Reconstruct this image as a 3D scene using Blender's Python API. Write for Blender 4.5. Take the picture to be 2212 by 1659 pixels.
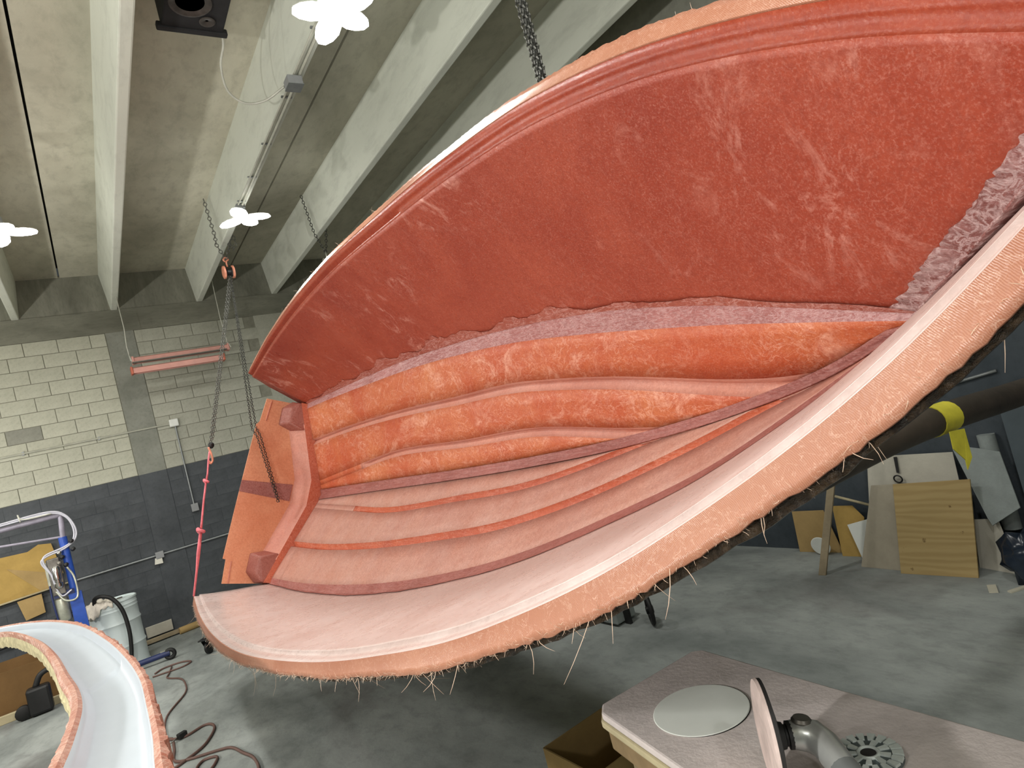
import bpy, math, random
import numpy as np
from mathutils import Vector, Matrix

random.seed(7)
rng = np.random.default_rng(7)
scene = bpy.context.scene
C = scene.collection
for o in list(bpy.data.objects):
    bpy.data.objects.remove(o)

# ------------------------------------------------------------------ camera
cam_d = bpy.data.cameras.new('camera')
cam = bpy.data.objects.new('camera', cam_d)
C.objects.link(cam)
RT = Vector((0.80027, -0.54279, -0.25484))
UP = Vector((0.18782, -0.17671, 0.96618))
FW = Vector((0.56946, 0.82107, 0.03947))
EYE = Vector((0, 0, 1.97))
cam.matrix_world = Matrix(((RT.x, UP.x, -FW.x, EYE.x), (RT.y, UP.y, -FW.y, EYE.y),
                           (RT.z, UP.z, -FW.z, EYE.z), (0, 0, 0, 1)))
cam_d.sensor_fit = 'HORIZONTAL'
cam_d.sensor_width = 36.0
cam_d.lens = 1328.46 / 2212 * 36
cam_d.clip_start = 0.02
scene.camera = cam

# ------------------------------------------------------------------ world, lights, exposure
world = bpy.data.worlds.new('world')
scene.world = world
world.use_nodes = True
world.node_tree.nodes['Background'].inputs[0].default_value = (0.75, 0.85, 0.9, 1)
world.node_tree.nodes['Background'].inputs[1].default_value = 0.05
scene.view_settings.view_transform = 'Standard'
scene.view_settings.look = 'None'
scene.view_settings.gamma = 1
scene.view_settings.exposure = 0.12
scene.view_settings.use_curve_mapping = False


def point(name, loc, power, radius=0.1, col=(1, 0.99, 0.95)):
    d = bpy.data.lights.new(name, 'POINT')
    d.energy = power
    d.shadow_soft_size = radius
    d.color = col
    o = bpy.data.objects.new(name, d)
    o.location = loc
    C.objects.link(o)
    return o


def disk(name, loc, power, size, col=(1, 0.99, 0.95)):
    d = bpy.data.lights.new(name, 'AREA')
    d.shape = 'DISK'
    d.size = size
    d.energy = power
    d.color = col
    o = bpy.data.objects.new(name, d)
    o.location = loc
    C.objects.link(o)
    return o


# ceiling lamps of the workshop: a grid under the tee stems (three of them are in view)
for x, y in [(1.87, 3.66), (1.87, 7.16), (-0.29, 7.27), (-0.29, 3.8), (-0.29, 0.4), (1.87, 0.3), (-2.6, 7.2), (-2.6, 0.4), (-0.29, -3), (-5, 4)]:
    disk('lamp_light', (x, y, 4.80), 36, 0.3)
    point('lamp_glow_light', (x, y, 4.55), 7, 0.12)
point('work_or_fill_light', (-1.2, -1.8, 2.2), 55, 0.15, (1, 0.98, 0.94))  # unseen fill lamp, added behind the camera to brighten bench and floor
# low work lamps standing on the left, outside the frame
for y, p in ((1.2, 330), (8.6, 140), (4.6, 130)):
    point('work_or_fill_light', (-2.9, y, 2.45), p, 0.1, (1, 0.97, 0.92))

# ------------------------------------------------------------------ materials


def srgb(r, g, b):
    f = lambda c: (c / 255) / 12.92 if c / 255 <= 0.04045 else ((c / 255 + 0.055) / 1.055) ** 2.4
    return (f(r), f(g), f(b), 1)


class NT:
    def __init__(self, name):
        self.m = bpy.data.materials.new(name)
        self.m.use_nodes = True
        self.t = self.m.node_tree
        self.b = self.t.nodes['Principled BSDF']
        self.tc = self.t.nodes.new('ShaderNodeTexCoord')

    def n(self, typ, **kw):
        n = self.t.nodes.new(typ)
        for k, v in kw.items():
            setattr(n, k, v)
        return n

    def link(self, a, b):
        self.t.links.new(a, b)

    def coord(self, scale=(1, 1, 1), rot=(0, 0, 0), out='Object'):
        mp = self.n('ShaderNodeMapping')
        mp.inputs['Scale'].default_value = scale
        mp.inputs['Rotation'].default_value = rot
        self.link(self.tc.outputs[out], mp.inputs['Vector'])
        return mp.outputs[0]

    def noise(self, scale, detail=4, rough=0.6, dist=0.0, vec=None):
        n = self.n('ShaderNodeTexNoise')
        n.inputs['Scale'].default_value = scale
        n.inputs['Detail'].default_value = detail
        n.inputs['Roughness'].default_value = rough
        n.inputs['Distortion'].default_value = dist
        self.link(vec if vec is not None else self.tc.outputs['Object'], n.inputs['Vector'])
        return n.outputs['Fac']

    def ramp(self, fac, stops):
        r = self.n('ShaderNodeValToRGB')
        el = r.color_ramp.elements
        while len(el) < len(stops):
            el.new(0.5)
        for e, (p, c) in zip(el, stops):
            e.position = p
            e.color = c if len(c) == 4 else (*c, 1)
        self.link(fac, r.inputs['Fac'])
        return r.outputs['Color']

    def mask(self, fac, lo, hi):
        return self.ramp(fac, [(lo, (0, 0, 0, 1)), (hi, (1, 1, 1, 1))])

    def band(self, fac, c, w):
        return self.ramp(fac, [(c - w, (0, 0, 0, 1)), (c, (1, 1, 1, 1)), (c + w, (0, 0, 0, 1))])

    def mix(self, fac, a, b, mode='MIX'):
        m = self.n('ShaderNodeMix', data_type='RGBA', blend_type=mode)
        for sock, v in ((m.inputs['Factor'], fac), (m.inputs['A'], a), (m.inputs['B'], b)):
            if hasattr(v, 'is_linked'):
                self.link(v, sock)
            else:
                sock.default_value = v
        return m.outputs['Result']

    def mul(self, a, b):
        m = self.n('ShaderNodeMath', operation='MULTIPLY')
        for i, v in enumerate((a, b)):
            if hasattr(v, 'is_linked'):
                self.link(v, m.inputs[i])
            else:
                m.inputs[i].default_value = v
        return m.outputs[0]

    def bump(self, h, strength=0.3, dist=0.01):
        b = self.n('ShaderNodeBump')
        b.inputs['Strength'].default_value = strength
        b.inputs['Distance'].default_value = dist
        self.link(h, b.inputs['Height'])
        self.link(b.outputs[0], self.b.inputs['Normal'])

    def out(self, col, rough=0.6, metal=0.0, spec=0.5):
        if hasattr(col, 'is_linked'):
            self.link(col, self.b.inputs['Base Color'])
        else:
            self.b.inputs['Base Color'].default_value = col
        if hasattr(rough, 'is_linked'):
            self.link(rough, self.b.inputs['Roughness'])
        else:
            self.b.inputs['Roughness'].default_value = rough
        self.b.inputs['Metallic'].default_value = metal
        self.b.inputs['Specular IOR Level'].default_value = spec
        return self.m


M = {}


def plain(name, c, rough=0.6, metal=0.0, var=0.15, scale=9, spec=0.5, bump=0.0):
    """one colour with mottled variation"""
    n = NT(name)
    f = n.noise(scale, 5, 0.6)
    a = tuple(v * (1 - var) for v in c[:3]) + (1,)
    b = tuple(min(1, v * (1 + var)) for v in c[:3]) + (1,)
    col = n.ramp(f, [(0.3, a), (0.7, b)])
    if bump:
        n.bump(n.noise(scale * 6, 4, 0.6), bump, 0.004)
    M[name] = n.out(col, rough, metal, spec)
    return M[name]


def concrete(name, dark, light, scale=1.2, stretch=(1, 1, 1), bump=0.25, rough=0.85, stain=None, random_tone=0.0):
    n = NT(name)
    v = n.coord(stretch)
    f1 = n.noise(scale, 8, 0.62, 0.4, v)
    f2 = n.noise(scale * 11, 6, 0.7, 0.2, v)
    col = n.ramp(f1, [(0.3, dark), (0.68, light)])
    col = n.mix(n.mul(n.mask(f2, 0.48, 0.72), 0.35), col, tuple(x * 0.6 for x in dark[:3]) + (1,))
    if stain:
        f3 = n.noise(scale * 0.6, 5, 0.6, 1.2, n.coord(stretch, (0, 0, 0.7)))
        col = n.mix(n.mul(n.mask(f3, 0.52, 0.66), 0.75), col, stain)
    if random_tone:
        oi = n.n('ShaderNodeObjectInfo')
        r = n.ramp(oi.outputs['Random'], [(0, (1 - random_tone,) * 3 + (1,)), (1, (1 + random_tone * 0.3,) * 3 + (1,))])
        col = n.mix(1.0, col, r, 'MULTIPLY')
    n.bump(n.noise(scale * 40, 5, 0.7), bump, 0.006)
    M[name] = n.out(col, rough, 0, 0.3)
    return M[name]


def fibreglass(name, base, deep, pale, mottle=1.6, strand=0.55, strand_scale=9, dust_sheen=0.0, rough=0.36, spec=0.5,
               stretch=(1, 1, 1), patch=(0.45, 0.62), bump=0.25, strand_width=0.022, smear=0.0, speck=0.3):
    """polyester laminate: mottled orange, stringy pale glass strands, fine chopped-mat relief"""
    n = NT(name)
    big = n.noise(mottle, 5, 0.6, 0.6)
    col = n.ramp(big, [(0.32, deep), (0.66, base)])
    v = n.coord(stretch)
    # stringy strands: contour lines of a distorted noise, kept in patches
    s1 = n.noise(strand_scale, 6, 0.62, 1.3, v)
    s2 = n.noise(strand_scale * 2.3, 5, 0.6, 0.8, v)
    pm = n.mask(n.noise(1.1, 4, 0.6, 0.3), *patch)
    l1 = n.mul(n.band(s1, 0.5, strand_width), pm)
    l2 = n.mul(n.band(s2, 0.52, strand_width * 1.6), n.mask(n.noise(2.3, 4, 0.6), 0.42, 0.6))
    col = n.mix(n.mul(l1, strand), col, pale)
    col = n.mix(n.mul(l2, strand * 0.8), col, pale)
    if smear:
        sm = n.noise(5.5, 10, 0.72, 1.8, n.coord((stretch[0] * .8, stretch[1], stretch[2] * .6), (0.4, 0.3, 0.5)))
        col = n.mix(n.mul(n.mul(n.mask(sm, 0.53, 0.68), smear), pm), col, pale)
    fine = n.noise(150, 3, 0.7)
    col = n.mix(n.mul(n.mask(fine, 0.5, 0.72), speck), col, pale)
    mid = n.noise(48, 4, 0.65)
    col = n.mix(n.mul(n.mask(mid, 0.45, 0.7), 0.5), col, tuple(c * 0.85 for c in deep[:3]) + (1,))
    if dust_sheen:
        col = n.mix(n.mul(n.mask(n.noise(4, 6, 0.65), 0.2, 0.75), dust_sheen), col, (0.74, 0.64, 0.61, 1))
    r = n.ramp(n.noise(14, 5, 0.6), [(0.3, (rough * 0.75,) * 3 + (1,)), (0.7, (min(1, rough * 1.3),) * 3 + (1,))])
    hb = n.noise(95, 5, 0.65, 0.4, v)
    n.bump(hb, bump, 0.006)
    M[name] = n.out(col, r, 0, spec)
    return M[name]


fibreglass('glass_side_upper', srgb(168, 74, 51), srgb(148, 54, 35), srgb(222, 160, 144), strand=0.25, strand_scale=3.2, strand_width=0.008, patch=(0.44, 0.6), rough=0.32, bump=0.3, smear=0.85)
fibreglass('glass_bottom_upper', srgb(206, 122, 78), srgb(182, 72, 38), srgb(236, 180, 156), mottle=1.1, strand=0.55, strand_scale=8, strand_width=0.016, rough=0.36, stretch=(0.6, 1, 1), bump=0.35, patch=(0.32, 0.5), smear=0.75)
fibreglass('glass_bottom_lower', srgb(186, 126, 104), srgb(168, 102, 82), srgb(226, 176, 160), strand=0.35, strand_scale=40, dust_sheen=0.22, rough=0.5, bump=0.5, patch=(0.2, 0.4), strand_width=0.05, speck=0.4)  # dust and the light on the upturned bottom, both put into the colour
fibreglass('glass_side_lower', srgb(196, 176, 170), srgb(184, 158, 150), srgb(226, 210, 206), strand=0.2, strand_scale=4, strand_width=0.012, dust_sheen=0.5, rough=0.30, stretch=(0.5, 2, 2), bump=0.08)  # paler copy of the side laminate: dust plus painted-in sheen of its up-facing side
fibreglass('glass_transom', srgb(222, 158, 122), srgb(204, 126, 90), srgb(236, 182, 152), strand=0.35, strand_scale=40, rough=0.42, patch=(0.3, 0.5), strand_width=0.045)
fibreglass('glass_channel', srgb(196, 96, 62), srgb(166, 70, 44), srgb(226, 164, 144), strand=0.5, strand_scale=14, rough=0.4, stretch=(0.3, 2, 2), patch=(0.3, 0.5))
fibreglass('glass_tape', srgb(194, 132, 128), srgb(160, 96, 92), srgb(222, 190, 190), strand=0.6, strand_scale=26, rough=0.34, stretch=(0.08, 2.0, 2.0), patch=(0.1, 0.3), strand_width=0.06, bump=0.7)
fibreglass('glass_tape_dark', srgb(166, 98, 90), srgb(136, 72, 64), srgb(196, 146, 140), strand=0.5, strand_scale=26, rough=0.4, stretch=(0.12, 2.0, 2.0), patch=(0.2, 0.4), strand_width=0.05, bump=0.7)
fibreglass('glass_stem', srgb(150, 96, 92), srgb(112, 58, 52), srgb(206, 176, 174), mottle=9, strand=0.8, strand_scale=18, rough=0.34, patch=(0.1, 0.3), strand_width=0.06, bump=0.8, smear=0.6)
fibreglass('glass_feather', srgb(176, 96, 78), srgb(154, 72, 56), srgb(212, 164, 156), strand=0.75, strand_scale=16, rough=0.36, stretch=(0.25, 1.6, 1.6), patch=(0.2, 0.45), strand_width=0.035, bump=0.6)
fibreglass('glass_ledge', srgb(206, 130, 106), srgb(184, 104, 82), srgb(232, 184, 168), strand=0.4, strand_scale=36, rough=0.42, dust_sheen=0.15)
fibreglass('glass_block', srgb(160, 90, 76), srgb(132, 66, 54), srgb(198, 148, 138), strand=0.5, strand_scale=26, rough=0.45, bump=0.5)
fibreglass('glass_strip', srgb(164, 68, 43), srgb(144, 52, 32), srgb(206, 124, 98), strand=0.1, rough=0.24, bump=0.12)


fibreglass('deck_rim', srgb(196, 146, 126), srgb(166, 92, 66), srgb(222, 196, 180), mottle=7, strand=0.6, strand_scale=12, rough=0.4, bump=0.9, patch=(0.3, 0.5), strand_width=0.05)


def flange_mat():
    n = NT('glass_flange')
    big = n.noise(2.2, 5, 0.6, 0.5)
    col = n.ramp(big, [(0.3, srgb(158, 94, 68)), (0.7, srgb(180, 122, 96))])
    w = n.n('ShaderNodeTexWave', wave_type='BANDS', bands_direction='DIAGONAL')
    w.inputs['Scale'].default_value = 105
    w.inputs['Distortion'].default_value = 3.5
    w.inputs['Detail'].default_value = 2
    n.link(n.coord((1.6, 1, 1)), w.inputs['Vector'])
    col = n.mix(n.mul(w.outputs['Fac'], 0.2), col, srgb(236, 190, 160))
    col = n.mix(n.mul(n.band(n.noise(30, 5, 0.6, 1.0), 0.5, 0.012), 0.4), col, srgb(240, 205, 185))
    n.bump(w.outputs['Fac'], 0.2, 0.003)
    M['glass_flange'] = n.out(col, 0.34, 0, 0.5)


flange_mat()
concrete('floor_concrete', srgb(102, 108, 106), srgb(176, 181, 177), 0.9, (1, 0.55, 1), 0.3, 0.8, srgb(108, 104, 102))
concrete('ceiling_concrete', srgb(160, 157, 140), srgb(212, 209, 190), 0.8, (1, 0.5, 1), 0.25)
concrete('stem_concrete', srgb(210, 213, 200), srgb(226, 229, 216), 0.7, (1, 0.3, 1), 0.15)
concrete('closure_concrete', srgb(110, 110, 98), srgb(150, 150, 136), 1.8, (1.5, 1, 0.5), 0.2)
concrete('pilaster_concrete', srgb(126, 128, 118), srgb(150, 151, 141), 2.5, (1, 1, 1), 0.2)
concrete('bond_beam', srgb(108, 108, 96), srgb(140, 140, 126), 1.5, (0.5, 1, 2), 0.2)
concrete('block_cream', srgb(178, 178, 161), srgb(196, 196, 179), 3, (1, 1, 1), 0.35, 0.9, None, 0.05)
concrete('block_grey', srgb(164, 164, 150), srgb(182, 182, 168), 3, (1, 1, 1), 0.35, 0.9, None, 0.06)
concrete('block_repair', srgb(134, 134, 124), srgb(152, 152, 140), 3)
concrete('block_painted', srgb(66, 70, 74), srgb(84, 88, 92), 2.2, (1, 1, 1), 0.25, 0.55, None, 0.05)
concrete('mortar', srgb(128, 127, 114), srgb(154, 153, 138), 6)
concrete('mortar_painted', srgb(64, 68, 72), srgb(80, 84, 88), 6)
concrete('wall_paint_dark', srgb(58, 66, 72), srgb(84, 90, 96), 1.4, (1, 1, 1), 0.2, 0.5)
plain('wall_plain', srgb(160, 160, 148), 0.9)
plain('chain_steel', srgb(150, 150, 146), 0.35, 0.9, 0.3, 30)
plain('chain_dark', srgb(96, 96, 92), 0.4, 0.8, 0.3, 30)
plain('black_iron', srgb(26, 26, 27), 0.45, 0.0, 0.3, 20)
plain('black_rubber', srgb(22, 22, 22), 0.6)
plain('galv', srgb(142, 146, 146), 0.45, 0.5, 0.1, 20)
plain('conduit_paint', srgb(176, 176, 162), 0.6)
plain('box_white', srgb(226, 228, 222), 0.5, 0, 0.04)
plain('box_grey', srgb(150, 152, 154), 0.5, 0.2, 0.08)
plain('strap_pink', srgb(226, 120, 130), 0.75, 0, 0.25, 14)
plain('pulley_paint', srgb(228, 150, 122), 0.5, 0, 0.25, 18)
plain('fixture_pink', srgb(216, 158, 146), 0.45, 0.0, 0.08)
plain('fixture_red', srgb(186, 96, 70), 0.45, 0.0, 0.12)
plain('fixture_grey', srgb(120, 112, 104), 0.5, 0.2, 0.1)
plain('wire', srgb(196, 196, 184), 0.5)
plain('drum_white', srgb(214, 226, 226), 0.4, 0, 0.05, 6)
plain('rag_cloth', srgb(226, 218, 204), 0.95, 0, 0.12, 16, bump=0.6)
plain('blue_paint', srgb(46, 84, 176), 0.4, 0, 0.2, 7)
plain('blue_dark', srgb(34, 46, 92), 0.45, 0, 0.2, 7)
plain('hose_clear', srgb(196, 196, 206), 0.25, 0, 0.1)
plain('arm_grey', srgb(150, 146, 160), 0.5, 0.2, 0.2)
plain('metal_dirty', srgb(120, 116, 110), 0.4, 0.7, 0.35, 14)
plain('chrome', srgb(206, 206, 204), 0.18, 1.0, 0.1)
plain('canister', srgb(188, 190, 176), 0.35, 0.5, 0.3)
plain('cord_brown', srgb(104, 78, 70), 0.6)
plain('paper_tag', srgb(228, 226, 214), 0.8, 0, 0.03)
plain('gel_white', srgb(182, 190, 198), 0.3, 0, 0.03, 5)
plain('raw_edge', srgb(196, 186, 148), 0.8, 0, 0.3, 20, bump=0.8)
plain('tape_yellow', srgb(206, 196, 62), 0.5, 0, 0.15, 12)
plain('tube_brown', srgb(64, 56, 48), 0.5, 0.2, 0.45, 5, bump=0.3)
plain('dark_sheet', srgb(76, 86, 92), 0.5, 0, 0.15, 4)
plain('bag_plastic', srgb(36, 46, 60), 0.25, 0, 0.3, 6)
plain('paper_disc', srgb(232, 236, 230), 0.8, 0, 0.05, 5)
plain('disc_rim', srgb(40, 38, 38), 0.7)
plain('pad_pale', srgb(206, 186, 180), 0.7, 0, 0.2, 20)
plain('aluminium', srgb(190, 192, 190), 0.3, 0.55, 0.15, 12)
plain('vent_metal', srgb(196, 204, 200), 0.55, 0.0, 0.12, 40)
plain('vent_shadow', srgb(82, 92, 92), 0.7, 0, 0.2, 30)
plain('speaker_black', srgb(24, 24, 26), 0.7, 0, 0.35, 12)
plain('speaker_cone', srgb(70, 66, 62), 0.4, 0.2, 0.3, 20)
plain('debris', srgb(190, 186, 168), 0.8, 0, 0.1, 10)


def cardboard(name, c, bump=0.2, var=0.14):
    n = NT(name)
    f = n.noise(3, 6, 0.65, 0.3)
    a = tuple(v * (1 - var * 1.6) for v in c[:3]) + (1,)
    col = n.ramp(f, [(0.3, a), (0.65, c)])
    col = n.mix(n.mul(n.mask(n.noise(30, 4, 0.7), 0.5, 0.8), 0.3), col, tuple(v * 0.7 for v in c[:3]) + (1,))
    n.bump(n.noise(60, 4, 0.6), bump, 0.003)
    M[name] = n.out(col, 0.9, 0, 0.2)


cardboard('card_tan', srgb(182, 154, 104))
cardboard('card_yellow', srgb(190, 158, 92))
cardboard('card_grey', srgb(172, 164, 146))
cardboard('card_brown', srgb(120, 92, 58))
cardboard('card_pale', srgb(202, 198, 184))
cardboard('wood_old', srgb(164, 150, 124), 0.4, 0.25)
cardboard('wood_pale', srgb(196, 184, 150), 0.4, 0.2)
cardboard('plastic_grey', srgb(158, 166, 164), 0.4, 0.2)
cardboard('bench_dust', srgb(224, 213, 210), 0.6, 0.2)
cardboard('bench_layer', srgb(150, 128, 96), 0.6, 0.3)
cardboard('bench_side', srgb(146, 132, 102), 0.6, 0.35)


def ply_mat():
    n = NT('plywood')
    w = n.n('ShaderNodeTexWave', wave_type='BANDS', bands_direction='Z')
    w.inputs['Scale'].default_value = 4
    w.inputs['Distortion'].default_value = 11
    w.inputs['Detail'].default_value = 4
    n.link(n.coord((1, 0.25, 1.6)), w.inputs['Vector'])
    col = n.ramp(w.outputs['Fac'], [(0.1, srgb(164, 141, 96)), (0.9, srgb(174, 152, 106))])
    col = n.mix(n.mul(n.mask(n.noise(14, 3, 0.5), 0.68, 0.74), 0.8), col, srgb(92, 68, 42))
    n.bump(w.outputs['Fac'], 0.15, 0.003)
    M['plywood'] = n.out(col, 0.8, 0, 0.2)


ply_mat()


def resin_mat():
    n = NT('mould_resin')
    f = n.noise(22, 6, 0.7, 0.8)
    col = n.ramp(f, [(0.35, srgb(20, 17, 14)), (0.7, srgb(74, 58, 40))])
    n.bump(n.noise(55, 5, 0.7, 0.5), 0.9, 0.02)
    M['mould_resin'] = n.out(col, 0.16, 0, 0.6)
    n = NT('mould_back')
    col = n.ramp(n.noise(9, 6, 0.7), [(0.3, srgb(46, 38, 26)), (0.7, srgb(108, 92, 62))])
    n.bump(n.noise(60, 5, 0.7), 0.8, 0.01)
    M['mould_back'] = n.out(col, 0.6, 0, 0.3)


resin_mat()


def emit_mat():
    n = NT('lamp_glow')
    n.b.inputs['Emission Color'].default_value = (1, 0.99, 0.94, 1)
    n.b.inputs['Emission Strength'].default_value = 14
    M['lamp_glow'] = n.out((0.9, 0.9, 0.9, 1), 0.5)
    n = NT('strand_pale')
    M['strand_pale'] = n.out(srgb(232, 202, 178), 0.4)


emit_mat()

# ------------------------------------------------------------------ mesh helpers


class MB:
    def __init__(self):
        self.v = []
        self.f = []

    def add(self, vs, fs):
        k = len(self.v)
        self.v += [tuple(map(float, p)) for p in vs]
        self.f += [tuple(i + k for i in f) for f in fs]
        return self

    def box(self, c, s, rot=None, bev=0.0):
        hx, hy, hz = s[0] / 2, s[1] / 2, s[2] / 2
        pts = [Vector((x, y, z)) for x in (-hx, hx) for y in (-hy, hy) for z in (-hz, hz)]
        if rot is not None:
            pts = [rot @ p for p in pts]
        pts = [p + Vector(c) for p in pts]
        return self.add(pts, [(0, 1, 3, 2), (4, 6, 7, 5), (0, 4, 5, 1), (2, 3, 7, 6), (0, 2, 6, 4), (1, 5, 7, 3)])

    def rings(self, rings, closed=True, cap=True):
        n = len(rings[0])
        k = []
        for r in rings:
            k.append(len(self.v))
            self.v += [tuple(map(float, p)) for p in r]
        for a, b in zip(k, k[1:]):
            for i in range(n if closed else n - 1):
                j = (i + 1) % n
                self.f.append((a + i, a + j, b + j, b + i))
        if cap and closed:
            self.f.append(tuple(k[0] + i for i in range(n))[::-1])
            self.f.append(tuple(k[-1] + i for i in range(n)))
        return self

    def tube(self, pts, r, seg=8, cap=True, flat=1.0):
        pts = [Vector(p) for p in pts]
        rs = r if isinstance(r, (list, tuple)) else [r] * len(pts)
        T = []
        for i in range(len(pts)):
            a = pts[max(0, i - 1)]
            b = pts[min(len(pts) - 1, i + 1)]
            t = (b - a)
            T.append(t.normalized() if t.length > 1e-9 else Vector((0, 0, 1)))
        u = T[0].orthogonal().normalized()
        rings = []
        for p, t, rr in zip(pts, T, rs):
            u = (u - t * u.dot(t))
            u = u.normalized() if u.length > 1e-6 else t.orthogonal().normalized()
            w = t.cross(u)
            rings.append([p + u * (math.cos(2 * math.pi * k / seg) * rr) + w * (math.sin(2 * math.pi * k / seg) * rr * flat) for k in range(seg)])
        return self.rings(rings, True, cap)

    def lathe(self, base, axis, prof, seg=24, cap=True):
        ax = Vector(axis).normalized()
        u = ax.orthogonal().normalized()
        w = ax.cross(u)
        base = Vector(base)
        rings = [[base + ax * h + (u * math.cos(2 * math.pi * k / seg) + w * math.sin(2 * math.pi * k / seg)) * max(r, 1e-4) for k in range(seg)] for r, h in prof]
        return self.rings(rings, True, cap)

    def prism(self, poly, d):
        d = Vector(d)
        a = [Vector(p) for p in poly]
        n = len(a)
        self.add(a + [p + d for p in a], [tuple(range(n))[::-1], tuple(range(n, 2 * n))] + [(i, (i + 1) % n, n + (i + 1) % n, n + i) for i in range(n)])
        return self

    def torus(self, c, ax, R, r, seg=20, rs=8):
        ax = Vector(ax).normalized()
        u = ax.orthogonal().normalized()
        w = ax.cross(u)
        c = Vector(c)
        k = len(self.v)
        for i in range(seg):
            a = 2 * math.pi * i / seg
            d = u * math.cos(a) + w * math.sin(a)
            for j in range(rs):
                b = 2 * math.pi * j / rs
                self.v.append(tuple(c + d * (R + r * math.cos(b)) + ax * (r * math.sin(b))))
        for i in range(seg):
            for j in range(rs):
                a, b = i, (i + 1) % seg
                e, f = j, (j + 1) % rs
                self.f.append((k + a * rs + e, k + b * rs + e, k + b * rs + f, k + a * rs + f))
        return self

    def build(self, name, mat, parent=None, smooth=False, sharp=None):
        me = bpy.data.meshes.new(name)
        me.from_pydata(self.v, [], self.f)
        me.materials.append(M[mat] if isinstance(mat, str) else mat)
        if smooth:
            me.polygons.foreach_set('use_smooth', [True] * len(me.polygons))
            if sharp:
                me.set_sharp_from_angle(angle=math.radians(sharp))
        me.update()
        o = bpy.data.objects.new(name, me)
        C.objects.link(o)
        o.parent = parent
        return o


def tag(o, label=None, cat=None, group=None, kind=None):
    if label:
        o['label'] = label
    if cat:
        o['category'] = cat
    if group:
        o['group'] = group
    if kind:
        o['kind'] = kind
    return o


def empty(name, loc=(0, 0, 0), label=None, cat=None, group=None):
    o = bpy.data.objects.new(name, None)
    o.location = loc
    o.empty_display_size = 0.1
    C.objects.link(o)
    return tag(o, label, cat, group)


def bevel(o, w=0.004, seg=2):
    m = o.modifiers.new('bevel', 'BEVEL')
    m.width = w
    m.segments = seg
    m.limit_method = 'ANGLE'
    return o


def rel(p, o):
    return Vector(p) - Vector(o)


def spline(pts, n=8):
    """Catmull-Rom through points"""
    P = [Vector(p) for p in pts]
    P = [P[0] * 2 - P[1]] + P + [P[-1] * 2 - P[-2]]
    out = []
    for i in range(1, len(P) - 2):
        a, b, c, d = P[i - 1:i + 3]
        for k in range(n):
            t = k / n
            out.append(0.5 * ((2 * b) + (c - a) * t + (2 * a - 5 * b + 4 * c - d) * t * t + (3 * b - a - 3 * c + d) * t ** 3))
    out.append(P[-2])
    return out


def chain(mb, pts, pitch=0.03, r=0.0035, width=0.011, wob=0.0):
    """oval links one after another along a polyline, alternately turned"""
    P = [Vector(p) for p in pts]
    d = [0]
    for a, b in zip(P, P[1:]):
        d.append(d[-1] + (b - a).length)
    n = max(1, int(d[-1] / pitch))
    for i in range(n):
        s = (i + 0.5) / n * d[-1]
        k = max(j for j in range(len(d) - 1) if d[j] <= s)
        t = (P[k + 1] - P[k]).normalized()
        c = P[k] + t * (s - d[k])
        u = t.cross(Vector((0.3, 0.9, 0.2))).normalized()
        w = t.cross(u)
        if i % 2:
            u, w = w, -u
        hl = pitch * 0.66
        pts2 = []
        for q in range(8):
            a = 2 * math.pi * q / 8
            pts2.append(c + t * (math.cos(a) * hl) + u * (math.sin(a) * width * (1.15 if q in (2, 6) else 1)))
        kk = len(mb.v)
        for q in range(8):
            p = pts2[q]
            o = (p - c).normalized()
            for e in (o * r, w * r, -o * r, -w * r):
                mb.v.append(tuple(p + e))
        for q in range(8):
            a, b = q, (q + 1) % 8
            for e in range(4):
                f = (e + 1) % 4
                mb.f.append((kk + a * 4 + e, kk + b * 4 + e, kk + b * 4 + f, kk + a * 4 + f))
    return mb


# ------------------------------------------------------------------ structure
XR, YB, XL, YF, HS, HB = 5.2, 11.0, -9.0, -6.0, 5.61, 5.03
tag(MB().add([(XL, YF, 0), (XR, YF, 0), (XR, YB + 0.2, 0), (XL, YB + 0.2, 0), (XL, YF, -.1), (XR, YF, -.1), (XR, YB + 0.2, -.1), (XL, YB + 0.2, -.1)],
             [(0, 1, 2, 3), (7, 6, 5, 4), (0, 4, 5, 1), (1, 5, 6, 2), (2, 6, 7, 3), (3, 7, 4, 0)]).build('floor', 'floor_concrete'), 'dusty grey concrete workshop floor', kind='structure')

ceil = tag(empty('ceiling', (0, 0, HS)), 'precast concrete double tee ceiling with deep stems', kind='structure')
joints = [-9.0, -7.21, -4.77, -2.33, 0.11, 2.55, 4.99, 5.2]
for a, b in zip(joints, joints[1:]):
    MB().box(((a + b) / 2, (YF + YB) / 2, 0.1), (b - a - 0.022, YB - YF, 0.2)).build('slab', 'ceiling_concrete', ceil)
MB().box((-2, 2.5, 0.17), (14.6, YB - YF, 0.04)).build('slab_joint_filler', 'black_rubber', ceil)
stemX = [0.71 + 1.22 * k for k in range(-7, 4)]
for x in stemX:
    prof = [(-0.1, 0.0), (-0.045, -0.58), (0.045, -0.58), (0.1, 0.0), (0.1, 0.02), (-0.1, 0.02)]
    m = MB()
    m.rings([[(x + px, YF, pz) for px, pz in prof], [(x + px, YB + 0.03, pz) for px, pz in prof]])
    bevel(m.build('tee_stem', 'stem_concrete', ceil), 0.012)

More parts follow.
